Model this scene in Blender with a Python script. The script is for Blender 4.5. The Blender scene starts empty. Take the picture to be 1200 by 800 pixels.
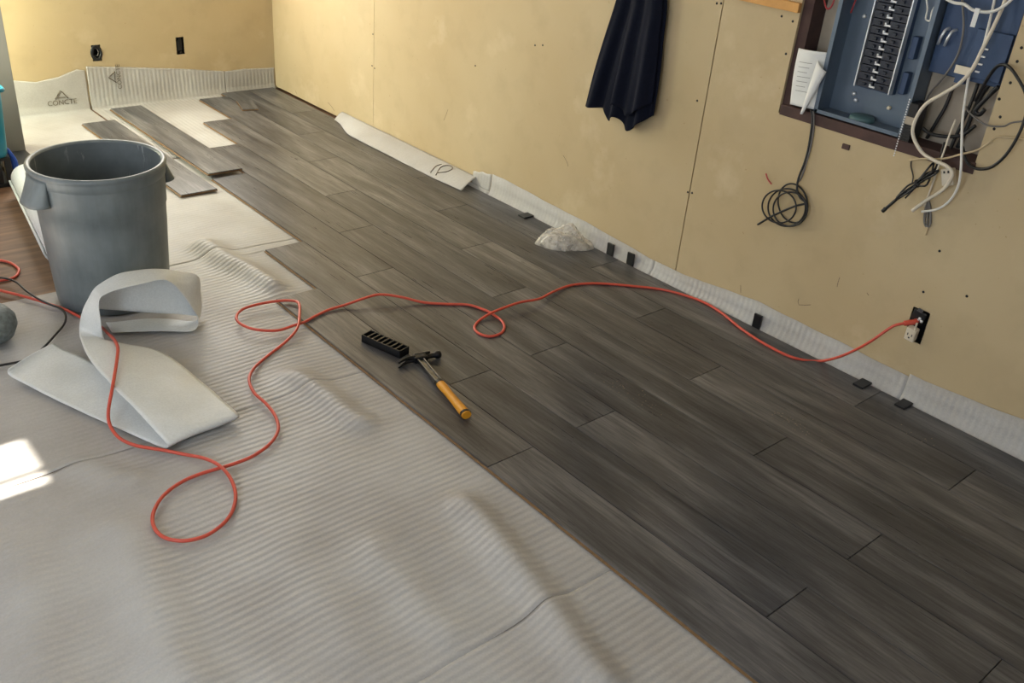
import bpy, bmesh, math, random
from mathutils import Vector, Matrix, noise

# ---------------------------------------------------------------- camera
scene = bpy.context.scene
col = scene.collection
cam_data = bpy.data.cameras.new('camera')
cam_data.sensor_width = 36.0
cam_data.lens = 1101.99 * 36.0 / 1200.0
cam_data.clip_start = 0.02
cam = bpy.data.objects.new('camera', cam_data)
col.objects.link(cam)
cam.matrix_world = Matrix(((0.75896256, 0.26297189, -0.59566905, -3.1416),
                           (-0.64645620, 0.41378075, -0.64099913, 0.0),
                           (0.07791163, 0.87156829, 0.48404390, 1.76),
                           (0, 0, 0, 1)))
scene.camera = cam

# ---------------------------------------------------------------- sky, sun, daylight through the windows, exposure
world = bpy.data.worlds.new('daylight_sky')
scene.world = world
world.use_nodes = True
wn = world.node_tree.nodes
bg = wn['Background']
bg.inputs['Color'].default_value = (0.62, 0.75, 1.0, 1)
bg.inputs['Strength'].default_value = 1.2

sun_data = bpy.data.lights.new('sun_offscreen', 'SUN')
sun_data.energy = 24.0
sun_data.angle = math.radians(0.75)
sun_data.color = (1.0, 0.92, 0.78)
sun = bpy.data.objects.new('sun_offscreen', sun_data)
col.objects.link(sun)
sun.rotation_euler = Vector((1.0, 0.0, -1.0)).to_track_quat('-Z', 'Y').to_euler()

def window_light(name, loc, direction, sx, sy, power, color):
    d = bpy.data.lights.new(name, 'AREA')
    d.shape = 'RECTANGLE'
    d.size, d.size_y = sx, sy
    d.energy = power
    d.color = color
    o = bpy.data.objects.new(name, d)
    col.objects.link(o)
    o.location = loc
    o.rotation_euler = Vector(direction).to_track_quat('-Z', 'Z').to_euler()
    return o

LX, RY, BY, CZ, AX = -4.6, -2.2, 6.04, 2.5, -2.5       # left wall, rear wall, far wall, ceiling, added alcove side wall
window_light('window_far_offscreen', (-0.95, BY + 0.02, 1.52), (-0.1, -1, -0.2), 1.2, 1.25, 46, (1.0, 0.93, 0.80))
window_light('window_alcove_offscreen', (AX - 0.02, 5.66, 0.95), (1, 0.15, -0.15), 0.6, 1.7, 74, (0.97, 1.0, 0.74))
window_light('window_side_offscreen', (LX - 0.02, 3.6, 1.55), (1, 0, -0.1), 1.2, 1.2, 10, (0.97, 0.98, 1.0))
window_light('window_left_offscreen', (LX - 0.02, 0.7, 1.40), (1, 0.15, -0.2), 1.1, 1.1, 34, (0.84, 0.93, 1.0))

scene.view_settings.view_transform = 'Standard'
scene.view_settings.look = 'None'
scene.view_settings.gamma = 1.0
scene.view_settings.use_curve_mapping = False
scene.view_settings.exposure = 0.15

random.seed(4)

# ---------------------------------------------------------------- measured positions (metres)
CORD = [(-0.02, 1.2562, 0.3024), (-0.05, 1.2831, 0.2918), (-0.07, 1.3095, 0.2715), (-0.1, 1.3563, 0.1984), (-0.075, 1.4201, 0.1201), (-0.058, 1.4858, 0.0527), (-0.052, 1.5595, -0.001), (-0.1228, 1.624, 0.0052), (-0.1301, 1.7411, 0.0052), (-0.1068, 1.8862, 0.0052), (-0.0595, 2.0349, 0.0052), (-0.0494, 2.1601, 0.0052), (-0.103, 2.3099, 0.0052), (-0.2043, 2.4212, 0.0052), (-0.3187, 2.5206, 0.0052), (-0.4301, 2.568, 0.0052), (-0.5582, 2.5515, 0.012), (-0.6714, 2.5148, 0.025), (-0.7668, 2.5252, 0.03), (-0.8446, 2.5307, 0.025), (-0.9173, 2.5344, 0.016), (-0.9865, 2.524, 0.0052), (-1.0366, 2.4882, 0.0052), (-1.0501, 2.4392, 0.0052), (-1.0292, 2.4017, 0.0052), (-0.982, 2.3962, 0.0052), (-0.936, 2.4249, 0.0052), (-0.9076, 2.4747, 0.0052), (-0.9005, 2.5482, 0.0052), (-0.9095, 2.598, 0.0052), (-0.9366, 2.6596, 0.0052), (-1.0158, 2.7175, 0.0052), (-1.0845, 2.7714, 0.008), (-1.1516, 2.8275, 0.025), (-1.2224, 2.8769, 0.034), (-1.2951, 2.8904, 0.028), (-1.3642, 2.9077, 0.012), (-1.4392, 2.9131, 0.007), (-1.5069, 2.8955, 0.007), (-1.5673, 2.875, 0.007), (-1.6143, 2.8696, 0.008), (-1.6907, 2.8609, 0.012), (-1.76, 2.8951, 0.02), (-1.7865, 2.9594, 0.02), (-1.7779, 3.0188, 0.02), (-1.7319, 3.0695, 0.018), (-1.6621, 3.0868, 0.014), (-1.5851, 3.0789, 0.012), (-1.5306, 3.0542, 0.012), (-1.517, 3.0102, 0.016), (-1.5642, 2.9189, 0.02), (-1.6247, 2.8309, 0.014), (-1.6986, 2.7817, 0.004), (-1.8079, 2.7256, 0.0), (-1.8866, 2.669, 0.004), (-1.9352, 2.6043, 0.008), (-1.9584, 2.5214, 0.008), (-1.9562, 2.4417, 0.006), (-1.9656, 2.3602, 0.004), (-1.9936, 2.291, 0.004), (-2.0436, 2.2418, 0.003), (-2.1106, 2.2129, 0.002), (-2.1619, 2.2058, 0.002), (-2.2184, 2.2083, 0.002), (-2.2874, 2.2152, 0.002), (-2.3509, 2.2065, 0.004), (-2.4155, 2.1719, 0.009), (-2.4617, 2.1247, 0.01), (-2.4861, 2.077, 0.009), (-2.4899, 2.0283, 0.006), (-2.4725, 1.9923, 0.002), (-2.4377, 1.9634, 0.002), (-2.3889, 1.9542, 0.002), (-2.3306, 1.9735, 0.002), (-2.2844, 2.0111, 0.003), (-2.2474, 2.0706, 0.005), (-2.2295, 2.1393, 0.009), (-2.2294, 2.2064, 0.011), (-2.2472, 2.2732, 0.006), (-2.2897, 2.3284, 0.006), (-2.3344, 2.3786, 0.01), (-2.3868, 2.4442, 0.008), (-2.4149, 2.5052, 0.012), (-2.4173, 2.5726, 0.022), (-2.4044, 2.6142, 0.045), (-2.374, 2.6525, 0.09), (-2.3305, 2.7353, 0.106), (-2.2948, 2.8106, 0.112), (-2.2681, 2.8801, 0.106), (-2.2456, 2.9793, 0.082), (-2.2221, 3.1158, 0.035), (-2.2112, 3.2407, 0.006), (-2.2379, 3.3442, -0.001), (-2.2697, 3.454, -0.001), (-2.3256, 3.5727, -0.001), (-2.3761, 3.6639, -0.001), (-2.4183, 3.7333, -0.001), (-2.5001, 3.8903, -0.001), (-2.5284, 4.0278, -0.001), (-2.4512, 4.0912, -0.006), (-2.3631, 4.0593, -0.01), (-2.3137, 4.0004, -0.01), (-2.2998, 3.9335, -0.01), (-2.3061, 3.8891, -0.01), (-2.3388, 3.8428, -0.01), (-2.3912, 3.8374, -0.01), (-2.5119, 3.8464, -0.006), (-2.6677, 3.8112, -0.006)]
BLACK_CORD = [(-2.5394, 3.969, 0.014), (-2.3903, 3.8297, 0.008), (-2.3519, 3.7658, 0.006), (-2.3447, 3.6577, 0.012), (-2.3291, 3.5524, 0.016), (-2.3018, 3.495, 0.008), (-2.2799, 3.449, 0.004), (-2.2849, 3.3866, 0.004), (-2.3116, 3.3237, 0.004), (-2.3612, 3.2626, 0.004), (-2.4199, 3.1963, 0.004), (-2.4852, 3.1389, 0.004), (-2.579, 3.1447, 0.004), (-2.7028, 3.1755, 0.002)]
WRAP_LOW = [(-2.2177, 3.2381, 0.08), (-1.882, 3.1141, 0.01)]
WRAP_N = [(-2.5713, 3.0579, 0.035), (-2.5698, 3.0407, 0.01), (-2.4904, 2.8176, 0.004), (-2.4069, 2.6008, 0.002), (-2.3314, 2.4202, -0.0), (-2.3168, 2.3826, 0.01), (-2.3222, 2.3762, 0.035), (-2.3404, 2.4787, 0.065), (-2.36, 2.6614, 0.09), (-2.3661, 2.8448, 0.095), (-2.3421, 3.0164, 0.08), (-2.2907, 3.2176, 0.0183), (-2.2692, 3.2148, 0.0939), (-2.2285, 3.2096, 0.1645), (-2.1964, 3.2054, 0.1921), (-2.1297, 3.1967, 0.2166), (-2.0556, 3.1871, 0.2197), (-1.9812, 3.1775, 0.2092), (-1.9154, 3.1689, 0.1864), (-1.8551, 3.1611, 0.1536), (-1.8511, 3.1606, 0.0841), (-1.8535, 3.1609, 0.0146), (-1.9066, 3.1064, 0.002), (-2.001, 3.1809, 0.006), (-2.1818, 3.2617, 0.006)]
WRAP_F = [(-2.3994, 3.1578, 0.03), (-2.3716, 3.0893, 0.02), (-2.2828, 2.854, 0.02), (-2.1969, 2.6395, 0.012), (-2.0908, 2.451, -0.0), (-2.0701, 2.4133, 0.01), (-2.0715, 2.4198, 0.03), (-2.0798, 2.5373, 0.032), (-2.0941, 2.7218, 0.035), (-2.1329, 2.8818, 0.05), (-2.2066, 2.965, 0.06), (-2.2394, 3.0997, 0.0162), (-2.2457, 3.1001, 0.1044), (-2.2416, 3.0998, 0.1811), (-2.2132, 3.098, 0.2011), (-2.1544, 3.0942, 0.2077), (-2.0858, 3.0897, 0.2124), (-2.0193, 3.0854, 0.2111), (-1.9821, 3.083, 0.1822), (-1.9466, 3.0807, 0.1251), (-1.9196, 3.079, 0.0688), (-1.9038, 3.0779, 0.0251), (-1.9452, 3.035, 0.002), (-2.0391, 3.0898, 0.004), (-2.192, 3.1743, 0.006)]
RIDGES = [([(-1.7332, 1.6538, -0.0), (-1.8514, 0.9633, 0.0)], 0.03, 0.055), ([(-1.7935, 2.5476, 0.0), (-1.7403, 2.1927, 0.0)], 0.026, 0.05), ([(-1.5719, 3.7478, 0.0), (-1.5008, 3.2381, 0.0)], 0.04, 0.06), ([(-2.5465, 2.0981, 0.0), (-2.6417, 1.524, 0.0)], 0.02, 0.07), ([(-2.7909, 2.1878, -0.0), (-2.8723, 1.6949, 0.0)], 0.014, 0.07), ([(-2.2464, 1.8015, 0.0), (-2.2728, 1.377, 0.0)], 0.008, 0.08), ([(-2.0417, 1.6561, -0.0), (-2.0757, 1.2998, 0.0)], 0.012, 0.06), ([(-2.5529, 2.4764, 0.0), (-2.4633, 2.3148, 0.0)], 0.012, 0.05)]
CAB = {'cream': [(0.03, 1.3203, 1.4649), (0.0, 1.3041, 1.3942), (-0.02, 1.3046, 1.3194), (-0.03, 1.3147, 1.2405), (-0.035, 1.3224, 1.1863), (-0.04, 1.346, 1.1355), (-0.045, 1.3872, 1.0904), (-0.05, 1.4305, 1.0465), (-0.05, 1.4496, 0.9899), (-0.05, 1.4433, 0.9392), (-0.05, 1.3979, 0.8933), (-0.058, 1.3439, 0.8811), (-0.062, 1.2951, 0.876), (-0.06, 1.2712, 0.8539), (-0.048, 1.2914, 0.795), (-0.034, 1.3418, 0.7362), (-0.03, 1.379, 0.6854)], 'white': [(0.03, 1.353, 1.4349), (0.0, 1.3286, 1.3058), (-0.01, 1.3232, 1.2371), (-0.02, 1.3326, 1.1693), (-0.025, 1.3231, 1.104), (-0.04, 1.3024, 1.0279), (-0.05, 1.2757, 0.952), (-0.052, 1.252, 0.8731), (-0.048, 1.2471, 0.8154), (-0.036, 1.2651, 0.7594), (-0.03, 1.2982, 0.7195), (-0.028, 1.3473, 0.6929)], 'tan': [(-0.013, 1.4467, 0.8432), (-0.026, 1.4019, 0.8647), (-0.036, 1.3275, 0.8885), (-0.037, 1.277, 0.9182), (-0.034, 1.2297, 0.946), (-0.03, 1.2045, 0.9753), (-0.015, 1.1907, 0.9967), (-0.01, 1.1365, 1.0085), (-0.01, 1.0349, 1.021)], 'thin': [(0.02, 1.4644, 1.4174), (0.02, 1.4391, 1.357), (0.01, 1.4078, 1.2846), (0.02, 1.4067, 1.2035), (0.026, 1.4329, 1.1282), (0.06, 1.4812, 1.0504), (0.08, 1.4942, 0.9769)], 'bundle': [(-0.018, 1.5407, 1.3908), (-0.026, 1.4555, 1.364), (-0.032, 1.4102, 1.3645), (-0.036, 1.3739, 1.3533), (-0.036, 1.3234, 1.3574), (-0.034, 1.2911, 1.3781), (-0.03, 1.27, 1.4113), (-0.02, 1.2612, 1.4634)], 'black': [(0.04, 1.3143, 1.0769), (0.01, 1.2852, 1.1612), (-0.008, 1.2587, 1.2062), (-0.03, 1.219, 1.2143), (-0.045, 1.1747, 1.1895), (-0.05, 1.1363, 1.1525), (-0.05, 1.1173, 1.1049), (-0.05, 1.1157, 1.0388), (-0.045, 1.1332, 0.9648), (-0.04, 1.1648, 0.9124), (-0.03, 1.2046, 0.89), (-0.022, 1.24, 0.8895), (-0.016, 1.2662, 0.9067), (0.008, 1.2952, 0.9323)], 'grey': [(0.05, 1.3422, 1.049), (-0.005, 1.299, 1.0441), (-0.02, 1.2348, 1.0268), (-0.02, 1.1821, 1.0356), (-0.02, 1.1605, 1.0524), (-0.015, 1.1271, 1.0661), (-0.012, 1.0347, 1.0957)], 'pair1': [(0.012, 1.346, 1.0098), (-0.014, 1.3398, 0.9575), (-0.025, 1.3362, 0.9077), (-0.026, 1.3391, 0.8419), (-0.022, 1.3421, 0.7861), (-0.016, 1.3492, 0.7087)], 'dark1': [(0.074, 1.3, 1.1324), (0.076, 1.3155, 1.0895), (0.076, 1.3252, 1.0304), (0.076, 1.3287, 0.9775), (0.076, 1.3389, 0.9069)], 'dark2': [(0.055, 1.3294, 1.1273), (0.055, 1.3322, 1.0651), (0.055, 1.3471, 0.946), (0.055, 1.3516, 0.9033)], 'dark3': [(0.02, 1.249, 1.1391), (0.026, 1.2609, 1.1247), (0.03, 1.2855, 1.0825), (0.032, 1.3008, 1.0477), (0.032, 1.2841, 1.0408), (0.03, 1.2726, 1.0608)], 'dark4': [(0.066, 1.4089, 1.1017), (0.066, 1.4156, 1.0284), (0.066, 1.4294, 0.975), (0.07, 1.4486, 0.9094)], 'dark5': [(0.026, 1.2838, 1.0048), (0.028, 1.3155, 0.9643), (0.028, 1.3634, 0.9451), (0.028, 1.4167, 0.939), (0.028, 1.4544, 0.9494)], 'coil': [(-0.013, 1.8662, 0.9127), (-0.013, 1.8495, 0.8788), (-0.015, 1.8376, 0.7853), (-0.02, 1.8356, 0.7205), (-0.022, 1.8441, 0.6577), (-0.024, 1.8382, 0.6122), (-0.02, 1.8179, 0.5838), (-0.016, 1.7939, 0.5704), (-0.02, 1.838, 0.5422), (-0.02, 1.9204, 0.4746), (-0.014, 1.9805, 0.4157)], 'coil_pale': [(-0.01, 1.856, 0.9087), (-0.009, 1.8385, 0.8492), (-0.012, 1.8307, 0.7803), (-0.016, 1.8309, 0.7213), (-0.018, 1.8358, 0.6596), (-0.02, 1.8473, 0.6359)], 'red1': [(0.045, 1.957, 1.3143), (0.04, 1.9446, 1.2817), (0.035, 1.9236, 1.2563), (0.04, 1.9114, 1.2641), (0.045, 1.9087, 1.2934), (0.05, 1.9144, 1.3269)], 'red2': [(0.05, 1.8261, 1.3301), (0.05, 1.8296, 1.2954), (0.06, 1.8413, 1.2553)], 'hang': [(-0.0028, 1.4455, 0.842), (-0.004, 1.4404, 0.8223), (-0.012, 1.4199, 0.7962), (-0.018, 1.4132, 0.7747)], 'whiteloop': [(0.05, 1.5814, 1.3575), (0.05, 1.5636, 1.3201), (0.055, 1.5622, 1.2874), (0.05, 1.5437, 1.2857), (0.05, 1.5461, 1.3124), (0.05, 1.5383, 1.3354)]}
COILC = (-0.02, 1.8759, 0.5363)
RINGS = [[(-0.018, 1.7884, 0.5553), (-0.018, 1.7864, 0.5324), (-0.018, 1.7922, 0.5089), (-0.018, 1.8053, 0.4871), (-0.018, 1.8247, 0.4691), (-0.018, 1.8484, 0.4567), (-0.018, 1.8744, 0.4513), (-0.018, 1.8998, 0.4534), (-0.018, 1.9222, 0.4631), (-0.018, 1.9392, 0.4792), (-0.018, 1.949, 0.5003), (-0.018, 1.9506, 0.524), (-0.018, 1.944, 0.5481), (-0.018, 1.9299, 0.5699), (-0.018, 1.9099, 0.5874), (-0.018, 1.8859, 0.599), (-0.018, 1.8604, 0.6036), (-0.018, 1.8357, 0.6009), (-0.018, 1.8143, 0.5912), (-0.018, 1.798, 0.5756)], [(-0.026, 1.8222, 0.5249), (-0.026, 1.8282, 0.5045), (-0.026, 1.841, 0.4859), (-0.026, 1.8593, 0.4707), (-0.026, 1.8815, 0.4605), (-0.026, 1.9053, 0.4565), (-0.026, 1.9285, 0.459), (-0.026, 1.9485, 0.468), (-0.026, 1.9635, 0.4826), (-0.026, 1.9717, 0.5011), (-0.026, 1.9725, 0.5219), (-0.026, 1.9657, 0.5426), (-0.026, 1.9522, 0.5613), (-0.026, 1.9333, 0.5761), (-0.026, 1.911, 0.5856), (-0.026, 1.8875, 0.589), (-0.026, 1.8651, 0.586), (-0.026, 1.8458, 0.577), (-0.026, 1.8314, 0.5629), (-0.026, 1.8233, 0.5449)], [(-0.032, 1.7896, 0.5851), (-0.032, 1.7768, 0.5694), (-0.032, 1.7703, 0.5501), (-0.032, 1.7708, 0.529), (-0.032, 1.7783, 0.5081), (-0.032, 1.7921, 0.4893), (-0.032, 1.811, 0.4746), (-0.032, 1.8333, 0.4654), (-0.032, 1.8567, 0.4628), (-0.032, 1.8789, 0.467), (-0.032, 1.8977, 0.4778), (-0.032, 1.9109, 0.4941), (-0.032, 1.9174, 0.5141), (-0.032, 1.9165, 0.5358), (-0.032, 1.9083, 0.5571), (-0.032, 1.8937, 0.5757), (-0.032, 1.8743, 0.5899), (-0.032, 1.852, 0.5984), (-0.032, 1.829, 0.6003), (-0.032, 1.8076, 0.5958)], [(-0.012, 1.7925, 0.5803), (-0.012, 1.785, 0.5582), (-0.012, 1.7836, 0.5353), (-0.012, 1.7887, 0.5137), (-0.012, 1.7998, 0.4956), (-0.012, 1.8159, 0.4827), (-0.012, 1.8354, 0.4764), (-0.012, 1.8565, 0.4774), (-0.012, 1.8771, 0.4857), (-0.012, 1.895, 0.5005), (-0.012, 1.9085, 0.5203), (-0.012, 1.9161, 0.5431), (-0.012, 1.9171, 0.5665), (-0.012, 1.9114, 0.5882), (-0.012, 1.8998, 0.606), (-0.012, 1.8833, 0.6183), (-0.012, 1.8638, 0.624), (-0.012, 1.843, 0.6224), (-0.012, 1.823, 0.614), (-0.012, 1.8056, 0.5995)]]
BUNDLE = [(-0.062, 1.4629, 0.6657), (-0.058, 1.4333, 0.713), (-0.054, 1.4077, 0.7488), (-0.052, 1.3797, 0.7882), (-0.05, 1.3515, 0.824), (-0.022, 1.3482, 0.8445), (-0.0095, 1.3491, 0.875), (-0.0095, 1.3493, 0.9045), (0.01, 1.3579, 0.9286)]
GARMENT_L = [(-0.03, 2.8196, 1.5259), (-0.03, 2.8295, 1.3331), (-0.03, 2.8691, 1.1249), (-0.03, 2.9106, 0.9576), (-0.03, 2.9471, 0.8016), (-0.03, 2.9754, 0.6444)]
GARMENT_R = [(-0.03, 2.7475, 1.5332), (-0.03, 2.6699, 1.3549), (-0.03, 2.6084, 1.17), (-0.03, 2.5958, 1.0211), (-0.03, 2.5828, 0.867), (-0.03, 2.5794, 0.7087)]
SCREWS = [(0.0, 4.8107, 0.5965), (0.0, 4.8179, 0.4121), (0.0, 4.7901, 0.4033), (0.0, 3.4047, 0.824), (0.0, 3.3511, 0.8351), (0.0, 3.8468, 0.6286), (0.0, 2.3959, 0.81), (0.0, 2.3388, 0.4291), (0.0, 2.3618, 0.4254), (0.0, 2.3627, 1.1985), (0.0, 2.383, 1.1949), (0.0, 2.08, 1.2028), (0.0, 2.0288, 1.1942), (0.0, 2.0283, 1.0778), (0.0, 1.2116, 1.2702), (0.0, 1.2108, 1.2292), (0.0, 1.21, 1.1638), (0.0, 1.2269, 1.1087), (0.0, 1.2066, 1.0567), (0.0, 1.2126, 1.0164), (0.0, 1.2583, 0.5737), (0.0, 1.1216, 0.4574), (0.0, 1.2681, 0.4116), (0.0, 4.3235, -0.025), (0.0, 6.0872, 0.4168)]
MARKS = [[(0.0, 4.061, 0.3452), (0.0, 4.0742, 0.3133), (0.0, 4.095, 0.2744)], [(0.0, 3.1354, 0.3585), (0.0, 3.1078, 0.3367), (0.0, 3.0925, 0.3157)], [(0.0, 1.5883, 0.3375), (0.0, 1.5895, 0.3154), (0.0, 1.5883, 0.2978)], [(0.0, 2.0072, 0.1304), (0.0, 1.9992, 0.0978)], [(0.0, 1.7324, 0.1846), (0.0, 1.726, 0.1606), (0.0, 1.6759, 0.1825)], [(0.0, 1.4673, 0.3237), (0.0, 1.4581, 0.3169)], [(0.0, 5.3378, 0.0608), (0.0, 5.2957, 0.0492), (0.0, 5.2542, 0.0264)], [(0.0, 5.7623, 0.0354), (0.0, 5.7403, 0.0176)]]

# ---------------------------------------------------------------- materials
def srgb(r, g, b):
    f = lambda c: ((c / 255 + 0.055) / 1.055) ** 2.4 if c > 10 else c / 255 / 12.92
    return (f(r), f(g), f(b), 1)

class NT:
    def __init__(self, name):
        self.m = bpy.data.materials.new(name)
        self.m.use_nodes = True
        self.t = self.m.node_tree
        self.b = self.t.nodes['Principled BSDF']
        self.out = self.t.nodes['Material Output']
    def n(self, kind, **kw):
        x = self.t.nodes.new(kind)
        for k, v in kw.items():
            if k.startswith('_'):
                setattr(x, k[1:], v)
            else:
                x.inputs[k.replace('__', ' ')].default_value = v
        return x
    def l(self, a, b):
        self.t.links.new(a, b)
    def mix(self, fac, a, b, mode='MIX'):
        x = self.t.nodes.new('ShaderNodeMix')
        x.data_type = 'RGBA'
        x.blend_type = mode
        for sock, v in ((x.inputs[0], fac), (x.inputs[6], a), (x.inputs[7], b)):
            if hasattr(v, 'links') or hasattr(v, 'is_linked'):
                self.l(v, sock)
            else:
                sock.default_value = v
        return x.outputs[2]
    def ramp(self, src, stops):
        x = self.t.nodes.new('ShaderNodeValToRGB')
        el = x.color_ramp.elements
        while len(el) < len(stops):
            el.new(0.5)
        for e, (p, c) in zip(el, stops):
            e.position = p
            e.color = c if len(c) == 4 else (*c, 1)
        self.l(src, x.inputs[0])
        return x.outputs[0]
    def coord(self, which='Object', scale=(1, 1, 1), loc=(0, 0, 0)):
        tc = self.t.nodes.new('ShaderNodeTexCoord')
        mp = self.t.nodes.new('ShaderNodeMapping')
        mp.inputs['Scale'].default_value = scale
        mp.inputs['Location'].default_value = loc
        self.l(tc.outputs[which], mp.inputs[0])
        return mp.outputs[0]
    def noise(self, vec, scale, detail=4, rough=0.55):
        x = self.n('ShaderNodeTexNoise', Scale=scale, Detail=detail, Roughness=rough)
        self.l(vec, x.inputs['Vector'])
        return x.outputs['Fac']
    def bump(self, h, strength, dist=0.01):
        x = self.n('ShaderNodeBump', Strength=strength, Distance=dist)
        self.l(h, x.inputs['Height'])
        self.l(x.outputs[0], self.b.inputs['Normal'])
        return x

G = lambda v: (v, v, v, 1)

def plain(name, rgb, rough=0.5, metal=0.0, var=0.12, scale=30, bump=0.0, spec=0.5, coat=0.0):
    k = NT(name)
    v = k.coord()
    n = k.noise(v, scale)
    c = srgb(*rgb)
    lo = tuple(x * (1 - var) for x in c[:3]) + (1,)
    hi = tuple(min(1, x * (1 + var)) for x in c[:3]) + (1,)
    k.l(k.ramp(n, [(0.3, lo), (0.7, hi)]), k.b.inputs['Base Color'])
    k.b.inputs['Roughness'].default_value = rough
    k.b.inputs['Metallic'].default_value = metal
    k.b.inputs['Specular IOR Level'].default_value = spec
    k.b.inputs['Coat Weight'].default_value = coat
    if bump:
        k.bump(k.noise(v, scale * 4), bump, 0.003)
    return k.m

def laminate():
    k = NT('laminate_top')
    info = k.t.nodes.new('ShaderNodeObjectInfo')
    tc = k.t.nodes.new('ShaderNodeTexCoord')
    add = k.t.nodes.new('ShaderNodeVectorMath'); add.operation = 'MULTIPLY_ADD'
    comb = k.t.nodes.new('ShaderNodeCombineXYZ')
    for i in range(3):
        k.l(info.outputs['Random'], comb.inputs[i])
    k.l(comb.outputs[0], add.inputs[0])
    add.inputs[1].default_value = (17, 31, 9)
    k.l(tc.outputs['Object'], add.inputs[2])
    def mapped(s):
        mp = k.t.nodes.new('ShaderNodeMapping'); mp.inputs['Scale'].default_value = s
        k.l(add.outputs[0], mp.inputs[0]); return mp.outputs[0]
    broad = k.noise(mapped((9, 1.1, 1)), 1.6, 5, 0.6)
    fine = k.noise(mapped((60, 2.2, 1)), 1.7, 6, 0.65)
    pores = k.noise(mapped((150, 6, 1)), 1.6, 4, 0.7)
    c = k.ramp(broad, [(0.27, srgb(50, 50, 54)), (0.50, srgb(84, 84, 87)), (0.73, srgb(122, 121, 122))])
    f = k.ramp(fine, [(0.34, G(0.48)), (0.54, G(1.0)), (0.72, G(1.25))])
    c = k.mix(0.85, c, f, 'MULTIPLY')
    p = k.ramp(pores, [(0.36, G(0.62)), (0.46, G(1.0))])
    c = k.mix(0.55, c, p, 'MULTIPLY')
    t = k.ramp(info.outputs['Random'], [(0.0, (0.80, 0.80, 0.82, 1)), (0.5, (1.0, 0.99, 0.98, 1)), (1.0, (1.20, 1.16, 1.11, 1))])
    c = k.mix(1.0, c, t, 'MULTIPLY')
    k.l(c, k.b.inputs['Base Color'])
    r = k.ramp(fine, [(0.3, G(0.36)), (0.7, G(0.26))])
    k.l(r, k.b.inputs['Roughness'])
    k.b.inputs['Specular IOR Level'].default_value = 0.55
    k.bump(pores, 0.10, 0.002)
    return k.m

def drywall():
    k = NT('bare_drywall')
    v = k.coord()
    big = k.noise(v, 1.3, 3)
    mid = k.noise(v, 6.0, 5)
    tiny = k.noise(v, 55.0, 3)
    c = k.ramp(big, [(0.3, srgb(186, 165, 129)), (0.7, srgb(195, 176, 142))])
    # paler, rubbed patches of joint compound
    pat = k.ramp(k.noise(k.coord(loc=(3, 1, 7)), 2.6, 6, 0.6), [(0.58, G(0)), (0.72, G(0.55))])
    c = k.mix(pat, c, srgb(214, 196, 164))
    stain = k.ramp(mid, [(0.28, G(0.90)), (0.5, G(1.0))])
    c = k.mix(0.8, c, stain, 'MULTIPLY')
    spots = k.ramp(tiny, [(0.24, (0.55, 0.42, 0.28, 1)), (0.29, G(1.0))])
    c = k.mix(0.6, c, spots, 'MULTIPLY')
    k.l(c, k.b.inputs['Base Color'])
    k.b.inputs['Roughness'].default_value = 0.75
    k.b.inputs['Specular IOR Level'].default_value = 0.25
    k.bump(tiny, 0.08, 0.003)
    return k.m

def foam(name, axis, rgb_lo, rgb_hi, trans=0.25, period=0.026, strength=0.55, clear=0.0):
    k = NT(name)
    v = k.coord()
    wv = k.t.nodes.new('ShaderNodeTexWave')
    wv.wave_type = 'BANDS'; wv.bands_direction = axis; wv.wave_profile = 'SIN'
    wv.inputs['Scale'].default_value = 0.314 / period
    wv.inputs['Distortion'].default_value = 2.2
    wv.inputs['Detail'].default_value = 2.0
    wv.inputs['Detail Scale'].default_value = 0.25
    k.l(v, wv.inputs['Vector'])
    cells = k.noise(v, 160, 2)
    blot = k.noise(v, 3.2, 5)
    c = k.ramp(blot, [(0.30, rgb_lo), (0.66, rgb_hi)])
    g = k.ramp(cells, [(0.3, G(0.90)), (0.7, G(1.04))])
    c = k.mix(0.7, c, g, 'MULTIPLY')
    k.l(c, k.b.inputs['Base Color'])
    k.b.inputs['Roughness'].default_value = 0.42
    k.b.inputs['Specular IOR Level'].default_value = 0.35
    h = k.t.nodes.new('ShaderNodeMath'); h.operation = 'MULTIPLY_ADD'
    k.l(cells, h.inputs[0]); h.inputs[1].default_value = 0.22
    k.l(wv.outputs['Fac'], h.inputs[2])
    bp = k.bump(h.outputs[0], strength, 0.006)
    if trans:
        tr = k.t.nodes.new('ShaderNodeBsdfTranslucent')
        k.l(c, tr.inputs['Color'])
        mx = k.t.nodes.new('ShaderNodeMixShader'); mx.inputs[0].default_value = trans
        k.l(k.b.outputs[0], mx.inputs[1]); k.l(tr.outputs[0], mx.inputs[2])
        k.l(mx.outputs[0], k.out.inputs[0])
        if clear:
            tp = k.t.nodes.new('ShaderNodeBsdfTransparent')
            m2 = k.t.nodes.new('ShaderNodeMixShader'); m2.inputs[0].default_value = clear
            k.l(mx.outputs[0], m2.inputs[1]); k.l(tp.outputs[0], m2.inputs[2])
            k.l(m2.outputs[0], k.out.inputs[0])
    return k.m

def plywood():
    k = NT('old_wood_subfloor')
    v = k.coord(scale=(1, 12, 1))
    n = k.noise(v, 3, 6)
    k.l(k.ramp(n, [(0.3, srgb(84, 60, 44)), (0.7, srgb(128, 96, 72))]), k.b.inputs['Base Color'])
    k.b.inputs['Roughness'].default_value = 0.6
    return k.m

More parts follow.
